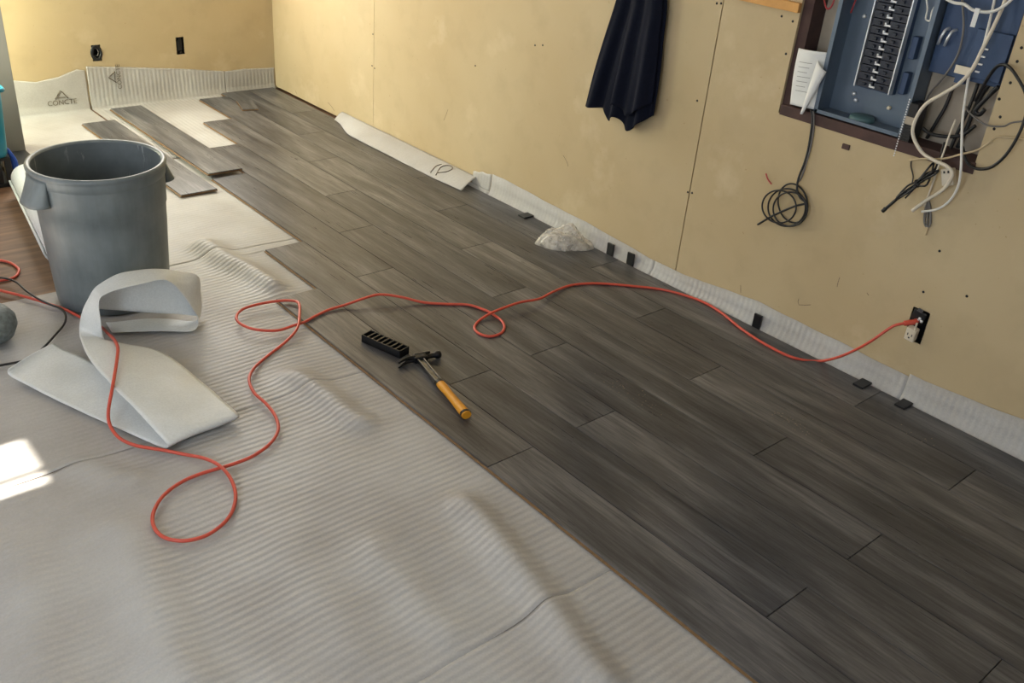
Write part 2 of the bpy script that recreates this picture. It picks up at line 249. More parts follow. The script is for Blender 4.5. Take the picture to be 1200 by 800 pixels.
def plastic_film():
    k = NT('clear_film')
    k.b.inputs['Base Color'].default_value = srgb(236, 230, 220)
    k.b.inputs['Roughness'].default_value = 0.18
    k.b.inputs['Specular IOR Level'].default_value = 0.6
    tp = k.t.nodes.new('ShaderNodeBsdfTransparent')
    mx = k.t.nodes.new('ShaderNodeMixShader')
    n = k.noise(k.coord(scale=(1.0, 1.0, 1.0)), 26, 3)
    k.l(k.ramp(n, [(0.35, G(0.80)), (0.65, G(0.45))]), mx.inputs[0])
    k.l(k.b.outputs[0], mx.inputs[1]); k.l(tp.outputs[0], mx.inputs[2])
    k.l(mx.outputs[0], k.out.inputs[0])
    return k.m

def can_plastic():
    k = NT('scuffed_grey_plastic')
    v = k.coord()
    n = k.noise(v, 7, 6)
    s = k.noise(k.coord(scale=(1, 1, 0.12)), 45, 4)
    c = k.ramp(n, [(0.3, srgb(98, 108, 113)), (0.7, srgb(124, 133, 136))])
    c = k.mix(0.5, c, k.ramp(s, [(0.3, G(0.82)), (0.5, G(1.0)), (0.74, G(1.2))]), 'MULTIPLY')
    w = k.ramp(k.noise(v, 11, 8, 0.7), [(0.70, G(0)), (0.74, G(1))])
    c = k.mix(w, c, srgb(158, 160, 156))
    k.l(c, k.b.inputs['Base Color'])
    k.b.inputs['Roughness'].default_value = 0.42
    k.bump(n, 0.06, 0.004)
    return k.m

def can_inside():
    k = NT('dirty_can_inside')
    v = k.coord()
    c = k.ramp(k.noise(v, 6, 5), [(0.3, srgb(86, 94, 98)), (0.7, srgb(116, 124, 127))])
    streak = k.ramp(k.noise(k.coord(scale=(1, 1, 0.16)), 26, 6, 0.7), [(0.60, G(0)), (0.68, G(1))])
    c = k.mix(streak, c, srgb(176, 178, 176))
    k.l(c, k.b.inputs['Base Color'])
    k.b.inputs['Roughness'].default_value = 0.5
    return k.m

M = {}
M['lam'] = laminate()
M['lam_edge'] = plain('fibreboard_edge', (126, 98, 66), 0.8, var=0.2, scale=60)
M['lam_line'] = plain('laminate_tongue', (74, 56, 42), 0.7)
M['wall'] = drywall()
M['sheath'] = plain('grey_sheathing', (172, 160, 144), 0.8, var=0.12, scale=8)
M['paint'] = plain('off_white_paint', (214, 210, 202), 0.7, var=0.03, scale=4)
M['ceiling'] = plain('ceiling_white', (225, 220, 208), 0.8, var=0.03)
M['partition'] = plain('grey_partition_paint', (122, 118, 114), 0.7, var=0.04, scale=5)
M['sub'] = plywood()
M['foam_x'] = foam('foam_ribs_across', 'Y', srgb(204, 200, 197), srgb(222, 221, 220), 0.18, 0.024, 0.28, 0.3)
M['foam_y'] = foam('foam_ribs_along', 'X', srgb(204, 200, 197), srgb(222, 221, 220), 0.18, 0.026, 0.28, 0.3)
M['foam_wrap'] = foam('foam_offcut_white', 'Y', srgb(230, 233, 232), srgb(244, 247, 247), 0.14, 0.02, 0.05)
M['ink'] = plain('printed_grey_ink', (112, 104, 92), 0.8)
M['can'] = can_plastic()
M['can_in'] = can_inside()
M['cord'] = plain('orange_cord_jacket', (206, 82, 64), 0.40, var=0.08)
M['black'] = plain('black_rubber', (24, 25, 28), 0.42, var=0.2)
M['blackp'] = plain('black_plastic', (19, 19, 21), 0.35, var=0.15)
M['steel'] = plain('worn_steel', (120, 120, 122), 0.28, 1.0, var=0.25, scale=80)
M['dsteel'] = plain('blackened_steel', (44, 44, 46), 0.35, 0.8, var=0.3, scale=80)
M['yellow'] = plain('yellow_grip', (216, 148, 36), 0.45, var=0.08)
M['film'] = plastic_film()
M['navy'] = plain('navy_fabric', (13, 17, 33), 0.9, var=0.2, scale=120, bump=0.3, spec=0.2)
M['enamel'] = plain('flare_tinted_enamel', (98, 112, 128), 0.42, 0.25, var=0.08, scale=6)  # grey enamel with some of the lens flare's blue painted into its colour
M['enamel_d'] = plain('dark_blue_enamel', (58, 78, 110), 0.45, 0.2, var=0.12, scale=8)
M['breaker'] = plain('breaker_black', (36, 42, 56), 0.4, var=0.15)  # black with a little lens-flare blue left in the colour
M['tin'] = plain('bright_metal', (225, 228, 232), 0.35, 0.6, var=0.05)
M['oldwood'] = plain('dark_red_wood', (74, 52, 48), 0.75, var=0.25, scale=14, bump=0.2)
M['pine'] = plain('bare_pine', (206, 152, 84), 0.6, var=0.12, scale=12)
M['paper'] = plain('white_paper', (226, 226, 224), 0.8, var=0.03)
M['cream'] = plain('cream_cable', (214, 204, 186), 0.45, var=0.05)
M['whitec'] = plain('white_cable', (222, 220, 214), 0.45, var=0.05)
M['tanc'] = plain('tan_cable', (190, 170, 136), 0.5, var=0.05)
M['greyc'] = plain('grey_cable', (112, 108, 104), 0.5, var=0.1)
M['redc'] = plain('red_wire', (176, 60, 62), 0.4)
M['ivory'] = plain('ivory_plastic', (226, 214, 192), 0.4, var=0.05)
M['teal'] = plain('teal_plastic', (18, 122, 146), 0.38, var=0.06, scale=5)
M['blue'] = plain('blue_strap', (40, 84, 176), 0.6)
M['greyball'] = plain('mottled_grey', (116, 124, 124), 0.6, var=0.35, scale=60)
M['green'] = plain('dull_green_plastic', (78, 108, 112), 0.5)
M['frame'] = plain('white_window_frame', (230, 228, 222), 0.5, var=0.03)

# ---------------------------------------------------------------- mesh helpers
def link(name, me, mat, parent=None, smooth=False):
    o = bpy.data.objects.new(name, me)
    col.objects.link(o)
    if mat is not None:
        for m in (mat if isinstance(mat, (list, tuple)) else [mat]):
            me.materials.append(m)
    if smooth:
        for p in me.polygons:
            p.use_smooth = True
    if parent:
        o.parent = parent
    return o

def mesh(name, vs, fs, mat, parent=None, smooth=False, mi=None):
    me = bpy.data.meshes.new(name)
    me.from_pydata([tuple(v) for v in vs], [], fs)
    me.update()
    o = link(name, me, mat, parent, smooth)
    if mi:
        for p, i in zip(me.polygons, mi):
            p.material_index = i
    return o

def from_bm(name, bm, mat, parent=None, smooth=False):
    bmesh.ops.recalc_face_normals(bm, faces=bm.faces)
    me = bpy.data.meshes.new(name)
    bm.to_mesh(me); bm.free()
    return link(name, me, mat, parent, smooth)

def bm_box(bm, a, b, mat4=None, bevel=0.0):
    r = bmesh.ops.create_cube(bm, size=1.0)
    vs = r['verts']
    c = [(a[i] + b[i]) / 2 for i in range(3)]
    s = [abs(b[i] - a[i]) for i in range(3)]
    for v in vs:
        v.co = Vector((c[0] + v.co.x * s[0], c[1] + v.co.y * s[1], c[2] + v.co.z * s[2]))
        if mat4 is not None:
            v.co = mat4 @ v.co
    if bevel:
        es = list({e for v in vs for e in v.link_edges})
        bmesh.ops.bevel(bm, geom=es, offset=bevel, segments=2, affect='EDGES', profile=0.5)

def boxes(name, lst, mat, parent=None, bevel=0.0, mat4=None):
    bm = bmesh.new()
    for a, b in lst:
        bm_box(bm, a, b, mat4, bevel)
    return from_bm(name, bm, mat, parent)

def catmull(pts, sub=5, closed=False):
    P = [Vector(p) for p in pts]
    n = len(P); out = []
    rng = range(n if closed else n - 1)
    for i in rng:
        if closed:
            p0, p1, p2, p3 = P[i - 1], P[i], P[(i + 1) % n], P[(i + 2) % n]
        else:
            p0 = P[max(i - 1, 0)]; p1 = P[i]; p2 = P[i + 1]; p3 = P[min(i + 2, n - 1)]
        for k in range(sub):
            t = k / sub
            out.append(0.5 * ((2 * p1) + (p2 - p0) * t + (2 * p0 - 5 * p1 + 4 * p2 - p3) * t * t + (3 * p1 - p0 - 3 * p2 + p3) * t ** 3))
    if not closed:
        out.append(P[-1])
    return out

def tube_geo(path, r, sides=8, closed=False):
    vs, fs = [], []
    n = len(path)
    up = Vector((0.13, 0.21, 0.97)).normalized()
    for i, p in enumerate(path):
        a = path[i - 1] if (i > 0 or closed) else path[i]
        b = path[(i + 1) % n] if (i < n - 1 or closed) else path[i]
        t = (b - a)
        t = t.normalized() if t.length > 1e-9 else Vector((0, 0, 1))
        u = up - t * up.dot(t)
        if u.length < 1e-3:
            u = t.orthogonal()
        u.normalize(); up = u
        w = t.cross(u)
        rr = r[i] if isinstance(r, (list, tuple)) else r
        for k in range(sides):
            an = 2 * math.pi * k / sides
            vs.append(p + u * math.cos(an) * rr + w * math.sin(an) * rr)
    m = n if closed else n - 1
    for i in range(m):
        j = (i + 1) % n
        for k in range(sides):
            q = (k + 1) % sides
            fs.append((i * sides + k, i * sides + q, j * sides + q, j * sides + k))
    if not closed:
        fs.append(tuple(range(sides - 1, -1, -1)))
        fs.append(tuple((n - 1) * sides + k for k in range(sides)))
    return vs, fs

def tube(name, pts, r, mat, parent=None, sub=5, sides=8, closed=False):
    vs, fs = tube_geo(catmull(pts, sub, closed), r, sides, closed)
    return mesh(name, vs, fs, mat, parent, True)

def lathe(name, prof, mat, parent=None, seg=48, loc=(0, 0, 0), mat4=None, smooth=True):
    vs, fs = [], []
    n = len(prof)
    for k in range(seg):
        a = 2 * math.pi * k / seg
        for r, z in prof:
            v = Vector((r * math.cos(a), r * math.sin(a), z))
            if mat4 is not None:
                v = mat4 @ v
            vs.append(v + Vector(loc))
    for k in range(seg):
        q = (k + 1) % seg
        for i in range(n - 1):
            fs.append((k * n + i, q * n + i, q * n + i + 1, k * n + i + 1))
    return mesh(name, vs, fs, mat, parent, smooth)

def grid(name, nu, nv, fn, mat, parent=None, thick=0.0, smooth=True):
    vs = [fn(i / nu, j / nv) for j in range(nv + 1) for i in range(nu + 1)]
    fs = [(j * (nu + 1) + i, j * (nu + 1) + i + 1, (j + 1) * (nu + 1) + i + 1, (j + 1) * (nu + 1) + i) for j in range(nv) for i in range(nu)]
    o = mesh(name, vs, fs, mat, parent, smooth)
    if thick:
        md = o.modifiers.new('thickness', 'SOLIDIFY'); md.thickness = thick; md.offset = 0
    return o

def empty(name, loc=(0, 0, 0)):
    o = bpy.data.objects.new(name, None)
    col.objects.link(o); o.location = loc
    o.empty_display_size = 0.05
    bpy.context.view_layer.update()
    return o

def tag(o, label, cat, group=None):
    o['label'] = label; o['category'] = cat
    if group:
        o['group'] = group
    return o

def struct(o):
    o['kind'] = 'structure'
    return o

def adopt(root, *kids):
    """parent world-built meshes to an Empty standing at the thing's base"""
    inv = Matrix.Translation(-Vector(root.location))
    for k in kids:
        k.data.transform(inv)
        k.parent = root

def smoothstep(t):
    t = max(0.0, min(1.0, t)); return t * t * (3 - 2 * t)

# ---------------------------------------------------------------- room shell
SUBZ = -0.017
floor = struct(boxes('floor', [((LX - 0.1, RY - 0.1, SUBZ - 0.05), (0.14, BY + 0.1, SUBZ))], M['sub']))

wall_right = struct(boxes('wall_right', [((0.10, RY, SUBZ), (0.14, BY + 0.1, CZ))], M['sheath']))
def holed(name, y0, y1, z0, z1, holes, x0, x1, mat, parent):
    """one wall board with rectangular holes cut through it"""
    ys = sorted({y0, y1} | {h[0] for h in holes} | {h[1] for h in holes})
    zs = sorted({z0, z1} | {h[2] for h in holes} | {h[3] for h in holes})
    lst = []
    for a, b in zip(ys, ys[1:]):
        run = None
        for c, d in zip(zs, zs[1:]):
            my, mz = (a + b) / 2, (c + d) / 2
            if any(h[0] < my < h[1] and h[2] < mz < h[3] for h in holes):
                if run: lst.append(((x0, a, run[0]), (x1, b, run[1]))); run = None
            else:
                run = (run[0], d) if run else (c, d)
        if run: lst.append(((x0, a, run[0]), (x1, b, run[1])))
    return boxes(name, lst, mat, parent)
OPEN = (1.236, 2.006, 0.862, 1.85)
OUT = (1.222, 1.284, 0.222, 0.345)
holed('drywall_panel', RY, 2.350, 0.0, CZ, [OPEN, OUT], 0.0, 0.013, M['wall'], wall_right)
holed('drywall_panel', 2.3555, 4.7985, 0.0, CZ, [], 0.0, 0.013, M['wall'], wall_right)
holed('drywall_panel', 4.8015, BY, 0.0, CZ, [], 0.0, 0.013, M['wall'], wall_right)
boxes('seam_backing', [((0.02, 2.33, 0), (0.10, 2.37, CZ))], M['oldwood'], wall_right)
boxes('seam_backing', [((0.02, 4.78, 0), (0.10, 4.82, CZ))], M['oldwood'], wall_right)
# framing inside the opening
boxes('stud', [((0.014, 1.965, 0.862), (0.099, 2.03, 1.9))], M['oldwood'], wall_right)
boxes('stud', [((0.014, 1.20, 0.84), (0.099, 1.238, 1.9))], M['oldwood'], wall_right)
boxes('sill_board', [((-0.004, 1.232, 0.858), (0.099, 2.0, 0.898))], M['oldwood'], wall_right, 0.003)
# screw heads and scuffs on the boards
for (x, y, z) in SCREWS:
    lathe('screw_head', [(0.0, -0.0012), (0.0042, -0.0012), (0.0050, 0.0004)], M['dsteel'], wall_right, 8, (-0.0003, y, z), Matrix.Rotation(math.radians(90), 4, 'Y'))
for m in MARKS:
    tube('scuff', [(0.0002, p[1], p[2]) for p in m], 0.0010, M['oldwood'], wall_right, 2, 5)

def wall_with_windows(name, axis, at, lo, hi, holes, thick, mat):
    if axis == 'x':
        return holed(name, lo, hi, SUBZ, CZ, holes, at, at + thick, mat, None)
    o = holed(name, lo, hi, SUBZ, CZ, holes, 0, thick, mat, None)   # built along y, turned to run along x
    for v in o.data.vertices:
        v.co = Vector((v.co.y, at + v.co.x, v.co.z))
    o.data.flip_normals()
    return o
WF = (-1.60, -0.30, 0.86, 2.20)
WA = (5.30, 5.99, 0.06, 2.00)
WL = (0.1, 1.3, 0.80, 1.95)
WS = (2.95, 4.25, 0.90, 2.05)
WN = (2.435, 2.685, 0.75, 2.06)
WR = (-3.85, -2.15, 0.95, 2.20)  # unseen rear opening, added to let sky light in behind the camera
OB1, OB2 = (-1.214, -1.160, 0.272, 0.368), (-0.686, -0.634, 0.270, 0.378)
wall_back = struct(wall_with_windows('wall_back', 'y', BY, LX, 0.10, [WF, OB1, OB2], 0.12, M['wall']))
wall_left = struct(wall_with_windows('wall_left', 'x', LX - 0.12, RY, 4.9, [WS, WN, WL], 0.12, M['paint']))
struct(wall_with_windows('wall_alcove_added', 'x', AX - 0.12, 4.9, BY + 0.1, [WA], 0.12, M['wall']))  # unseen wall, added to bring the alcove window's light close to the far wall
struct(boxes('wall_return', [((LX - 0.12, 4.9, SUBZ), (AX - 0.12, 5.0, CZ))], M['paint']))  # unseen link from the left wall to the added alcove wall
wall_front = struct(wall_with_windows('wall_front', 'y', RY - 0.12, LX, 0.14, [WR], 0.12, M['paint']))
struct(boxes('ceiling', [((LX - 0.12, RY - 0.12, CZ), (0.14, BY + 0.12, CZ + 0.05))], M['ceiling']))
struct(boxes('wall_partition', [((-2.02, 5.36, SUBZ), (-1.842, 5.50, CZ))], M['partition'], None, 0.002))

def window_unit(name, axis, at, h, bars_u=(), bars_z=()):
    a, b, c, d = h; t = 0.035
    lst = [(a, b, c, c + t), (a, b, d - t, d), (a, a + t, c, d), (b - t, b, c, d)]
    lst += [(u - 0.012, u + 0.012, c, d) for u in bars_u] + [(a, b, z - 0.012, z + 0.012) for z in bars_z]
    out = []
    for (p, q, r, s) in lst:
        out.append(((at - 0.02, p, r), (at + 0.02, q, s)) if axis == 'x' else ((p, at - 0.02, r), (q, at + 0.02, s)))
    return struct(boxes(name, out, M['frame']))
window_unit('window_1', 'y', BY + 0.07, WF, (-0.95,))
window_unit('window_2', 'x', AX - 0.07, WA)
window_unit('window_3', 'x', LX - 0.07, WS, (3.6,))
struct(boxes('window_4', [((LX - 0.09, 2.492, 0.75), (LX - 0.05, 2.516, 2.0))], M['frame']))
window_unit('window_6', 'x', LX - 0.07, WL, (0.7,))
window_unit('window_rear_added', 'y', RY - 0.07, WR, (-3.0,))  # frame of the added rear window, out of view

# ---------------------------------------------------------------- laminate planks, parts of the floor
PW, PX0, PT = 0.1905, -1.560, 0.0115
ROW_JOINTS = [
    [-0.97, 0.395, 1.761, 3.119],
    [-0.52, 0.845, 2.211, 3.573],
    [-0.97, 0.392, 1.761, 3.124, 4.520],
    [-0.52, 0.841, 2.209, 3.576, 4.985],
    [-0.05, 1.312, 2.667, 4.022, 5.457],
    [-1.0, 0.38, 1.750, 3.130, 4.524, 5.935],
    [-0.54, 0.828, 2.200, 3.570, 4.98, 6.016],
    [-0.08, 1.287, 2.66, 4.02, 5.40, 6.016]]
def plank_mesh(length):
    """board centred on x, lying on z = -PT..0, milled tongue on the left long edge and far end"""
    g = 0.0004; b = 0.0014; d = 0.0046          # V-groove: half gap, half width, depth
    w = PW / 2 - g; L = length / 2 - g
    vs = [(-w, -L, -PT), (w, -L, -PT), (w, L, -PT), (-w, L, -PT),
          (-w, -L, -d), (w, -L, -d), (w, L, -d), (-w, L, -d),
          (-w + b, -L + b, 0), (w - b, -L + b, 0), (w - b, L - b, 0), (-w + b, L - b, 0)]
    fs = [(0, 3, 2, 1), (8, 9, 10, 11)]
    mi = [1, 0]
    for i in range(4):
        j = (i + 1) % 4
        fs += [(i, j, 4 + j, 4 + i), (4 + i, 4 + j, 8 + j, 8 + i)]
        mi += [1, 0]
    k = len(vs)                                   # tongue
    vs += [(-w - 0.006, -L, -0.0100), (-w - 0.006, -L, -0.0082), (-w, -L, -0.0074), (-w, -L, -0.0106),
           (-w - 0.006, L, -0.0100), (-w - 0.006, L, -0.0082), (-w, L, -0.0074), (-w, L, -0.0106)]
    fs += [(k, k + 1, k + 5, k + 4), (k + 1, k + 2, k + 6, k + 5), (k + 3, k, k + 4, k + 7), (k, k + 3, k + 2, k + 1), (k + 4, k + 5, k + 6, k + 7)]
    mi += [1, 1, 1, 1, 1]
    me = bpy.data.meshes.new('plank')
    me.from_pydata(vs, [], fs)
    me.materials.append(M['lam']); me.materials.append(M['lam_edge'])
    for p, i in zip(me.polygons, mi):
        p.material_index = i
    me.update()
    return me
for r, js in enumerate(ROW_JOINTS):
    for a, b in zip(js, js[1:]):
        o = bpy.data.objects.new('plank', plank_mesh(b - a))
        col.objects.link(o)
        o.location = (PX0 + PW * (r + 0.5), (a + b) / 2, 0)
        o.parent = floor

# loose boards
def loose(label, x, y, z, length, rx, rz):
    o = bpy.data.objects.new('laminate_plank', plank_mesh(length))
    col.objects.link(o)
    o.location = (x, y, z); o.rotation_euler = (rx, 0, rz)
    return tag(o, label, 'plank')
loose('loose grey laminate plank laid beside the stepped end of the fitted floor', -1.091, 5.235, 0.0135, 1.395, -0.0115, math.radians(-0.2))
loose('loose grey laminate plank lying on bare underlay behind the trash can', -1.327, 5.035, 0.0035, 1.36, -0.003, math.radians(0.5))
oc = bpy.data.objects.new('laminate_offcut', plank_mesh(0.20)); col.objects.link(oc)
oc.scale = (0.52, 1.05, 1.0); oc.location = (-0.405, 5.66, 0.0125); oc.rotation_euler = (0, 0, math.radians(-16))
tag(oc, 'short laminate offcut with pale sawn edge lying on the far end of the floor', 'offcut')

# ---------------------------------------------------------------- foam underlay, sheet by sheet
def uheight(x, y):
    h = 0.0
    for (p, q), hh, w in RIDGES:
        ax, ay, bx, by = p[0], p[1], q[0], q[1]
        dx, dy = bx - ax, by - ay
        L2 = dx * dx + dy * dy
        t = ((x - ax) * dx + (y - ay) * dy) / L2
        tc = max(0.0, min(1.0, t))
        wob = 0.03 * noise.noise((ax * 3, t * 3.0, 1.7))
        d = math.hypot(x - ax - dx * tc + wob, y - ay - dy * tc)
        h += hh * math.exp(-(d / w) ** 2)
    h += 0.006 * (noise.noise((x * 2.6, y * 1.6, 0.3)) + 0.6) + 0.0025 * noise.noise((x * 6, y * 5, 2.0))
    edge = smoothstep((PX0 - 0.015 - x) / 0.16)          # pressed flat at the laminate
    if y > 3.140 and x < -1.0:
        lim = -1.37 if y < 3.58 else -1.18
        edge = smoothstep((min(lim, -1.18) - 0.02 - x) / 0.14)
    if y > 4.2: edge *= smoothstep((4.5 - y) / 0.3)
    d = math.hypot(x + 2.056, y - 3.5125)               # pressed flat under the can
    edge *= smoothstep((d - 0.20) / 0.12)
    if y > 3.0 and x < -2.0: edge *= 0.35
    return max(0.0, h) * edge
UZ = -0.0145
def sheet(name, y0, y1, x0, top, label, mat='foam_x', lift=0.0):
    """one sheet: lies on the floor, runs under the laminate and turns up the right-hand wall"""
    ny = max(8, int((y1 - y0) / 0.014))
    xs = []
    x = x0
    while x < -1.15:
        xs.append(x); x += 0.016
    xs += [-1.15, -0.8, -0.4, -0.1]
    def fn_row(y, v):
        row = []
        for x in xs:
            h = uheight(x, y)
            over = lift * smoothstep((0.04 - (y - y0)) / 0.04) * (3.0 * max(0, noise.noise((x * 3.1, y0 * 7, 1)) - 0.08))
            if x > -1.62: over = 0.0
            row.append((x, y, UZ + h + over + (0.0 if x < -1.2 else 0)))
        t = top(y)
        row += [(-0.030, y, UZ + 0.001), (-0.026, y, 0.004), (-0.017, y, 0.014), (-0.010 - 0.002 * noise.noise((y * 5, 0, 2)), y, 0.45 * t), (-0.006, y, t * (1 + 0.05 * noise.noise((y * 7, 3, 1))))]
        return row
    vs, fs = [], []
    n = None
    for j in range(ny + 1):
        v = j / ny
        row = fn_row(y0 + (y1 - y0) * v, v)
        n = len(row); vs += row
    for j in range(ny):
        for i in range(n - 1):
            fs.append((j * n + i, j * n + i + 1, (j + 1) * n + i + 1, (j + 1) * n + i))
    o = mesh(name, vs, fs, M[mat], None, True)
    md = o.modifiers.new('thickness', 'SOLIDIFY'); md.thickness = 0.0009; md.offset = 0
    return tag(o, label, 'underlay', 'foam underlay sheets on the floor')
def lerp_top(pts):
    def f(y):
        for (a, b), (c, d) in zip(pts, pts[1:]):
            if a <= y <= c:
                return b + (d - b) * (y - a) / (c - a)
        return pts[0][1] if y < pts[0][0] else pts[-1][1]
    return f
sheet('underlay_sheet', -1.2, 1.2197, -4.3, lerp_top([(0.7, 0.13), (0.81, 0.125), (1.16, 0.098)]), 'white ribbed foam underlay sheet with a long ridge beside the bare laminate edge')
sheet('underlay_sheet', 1.220, 2.4697, -4.3, lerp_top([(1.2, 0.085), (1.40, 0.09), (1.9, 0.10), (2.3, 0.062)]), 'white ribbed foam underlay sheet under the round loop of orange cord', lift=0.003)
sheet('underlay_sheet', 2.470, 3.6417, -4.3, lerp_top([(2.5, 0.062), (2.84, 0.084), (3.2, 0.095), (3.55, 0.108)]), 'pale foam underlay sheet carrying the trash can and the folded white offcut', lift=0.003)

# the sheet whose wall edge flops back onto the laminate
def sheet_flop():
    y0, y1 = 3.642, 4.93
    o = None
    xs = []; x = -2.02
    while x < -1.15:
        xs.append(x); x += 0.016
    xs += [-1.15, -0.8, -0.4, -0.1, -0.032]
    ny = 90; vs = []; fs = []
    for j in range(ny + 1):
        y = y0 + (y1 - y0) * j / ny
        row = [(x, y, UZ + uheight(x, y)) for x in xs]
        row += [(-0.029, y, -0.004), (-0.022, y, 0.012)]
        n = len(row); vs += row
    for j in range(ny):
        for i in range(n - 1):
            fs.append((j * n + i, j * n + i + 1, (j + 1) * n + i + 1, (j + 1) * n + i))
    o = mesh('underlay_sheet', vs, fs, M['foam_x'], None, True)
    md = o.modifiers.new('thickness', 'SOLIDIFY'); md.thickness = 0.0015; md.offset = 0
    return tag(o, 'cream foam underlay sheet between the trash can and the fitted laminate edge', 'underlay', 'foam underlay sheets on the floor')
sheet_flop()
def flap_fn(u, v):
    y = 5.15 + (3.77 - 5.15) * u
    wob = 0.5 * noise.noise((y * 3, 1, 4)) + 0.25 * noise.noise((y * 8, 2, 4))
    wide = 0.06 + 0.085 * smoothstep(u / 0.25) - 0.015 * smoothstep((u - 0.8) / 0.2)
    x = -0.006 - (wide + 0.012 * wob) * v
    z = 0.045 * (1 - v) ** 1.3 + 0.004 + 0.012 * max(0, wob) * v + 0.012 * math.sin(v * math.pi)
    return (x, y - 0.03 * v * u, z)
flap = grid('underlay_flap', 90, 10, flap_fn, M['foam_x'], None, 0.0015)
tag(flap, 'loose underlay flap folded down over the laminate along the wall, with printed mark', 'underlay')
def on_flap(*uv):
    return [Vector(flap_fn(u, v)) + Vector((-0.001, 0, 0.0025)) for u, v in uv]
tube('printed_mark', on_flap((0.835, 0.85), (0.815, 0.4), (0.835, 0.12), (0.865, 0.2), (0.862, 0.5), (0.83, 0.72)), 0.0026, M['ink'], flap, 4, 5)
tube('printed_mark', on_flap((0.80, 0.85), (0.79, 0.5), (0.80, 0.25)), 0.0022, M['ink'], flap, 4, 5)
def strip_fn(u, v):
    y = 3.645 + 0.155 * u
    return (-0.008 - 0.012 * (1 - v) ** 2, y, 0.004 + (0.10 - 0.03 * u + 0.01 * noise.noise((y * 20, 1, 1))) * v)
tag(grid('underlay_strip', 10, 6, strip_fn, M['foam_x'], None, 0.0015), 'short curled underlay end standing against the wall past the flap', 'underlay')

# pieces turned up the far wall
def interp(pts, x):
    for (a, b), (c, d) in zip(pts, pts[1:]):
        if a <= x <= c:
            return b + (d - b) * (x - a) / (c - a)
    return pts[0][1] if x < pts[0][0] else pts[-1][1]
def back_sheet(name, x0, x1, yfront, tops, mat, label, z0, lean=0.0):
    prof = [(-0.0, 0.0)]
    def fn(u, v):
        x = x0 + (x1 - x0) * u
        t = interp(tops, x)
        if v < 0.5:
            return (x, yfront + (BY - 0.016 - yfront) * v / 0.5, z0 + 0.0008 * noise.noise((x * 5, v * 4, z0)) * smoothstep((0.45 - v) / 0.2))
        w = (v - 0.5) / 0.5
        y = BY - 0.016 + 0.010 * smoothstep(w * 4) + 0.002 * noise.noise((x * 9, w * 2, 1)) * w
        return (x + lean * w * (1 - u), min(y, BY - 0.004), z0 + 0.004 * smoothstep(w * 8) + t * w)
    return tag(grid(name, 80, 40, fn, M[mat], None, 0.0012), label, 'underlay')
b1 = back_sheet('underlay_sheet', -1.836, -1.272, 4.94, [(-1.836, 0.2), (-1.668, 0.214), (-1.544, 0.192), (-1.421, 0.21), (-1.317, 0.245), (-1.272, 0.235)], 'foam_x',
                'pale underlay piece turned up the far wall beside the grey partition, printed with triangle logo', UZ, -0.03)
b2 = back_sheet('underlay_sheet', -1.262, -0.372, 4.94, [(-1.262, 0.257), (-1.01, 0.230), (-0.684, 0.191), (-0.372, 0.147)], 'foam_y',
                'long underlay piece with upright ribs turned up the far wall below the outlets', UZ + 0.0009)
b3 = back_sheet('underlay_sheet', -0.371, -0.012, 5.5, [(-0.378, 0.146), (-0.241, 0.150), (-0.006, 0.139)], 'foam_y',
                'short underlay piece turned up the far wall in the corner', UZ + 0.0005)
def logo(parent, cx, cz, s, rot, y):
    R2 = Matrix.Rotation(rot, 4, 'Y')
    def P(a, b):
        q = R2 @ Vector((a * s, 0, b * s)); return (cx + q.x, y, cz + q.z)
    tube('printed_triangle', [P(-1, -0.6), P(-0.5, 0.02), P(0, 0.65), P(0.5, 0.02), P(1, -0.6)], 0.0032, M['ink'], parent, 2, 5)
    tube('printed_triangle', [P(-0.62, -0.42), P(0.0, -0.42), P(0.62, -0.42)], 0.0022, M['ink'], parent, 2, 5)
    cu = bpy.data.curves.new('printed_word', 'FONT')
    cu.body = 'CONCTE'; cu.size = 1.1 * s; cu.align_x = 'CENTER'; cu.extrude = 0.0004
    to = bpy.data.objects.new('tmp_word', cu); col.objects.link(to)
    dg = bpy.context.evaluated_depsgraph_get()
    me = bpy.data.meshes.new_from_object(to.evaluated_get(dg))
    bpy.data.objects.remove(to)
    me.transform(Matrix.Translation(Vector(P(0, -1.55))) @ R2 @ Matrix.Rotation(math.radians(90), 4, 'X'))
    me.materials.clear()
    link('printed_word', me, M['ink'], parent)
logo(b1, -1.43, 0.092, 0.038, 0.0, BY - 0.0100)
logo(b2, -1.115, 0.168, 0.034, math.radians(-90), BY - 0.0100)

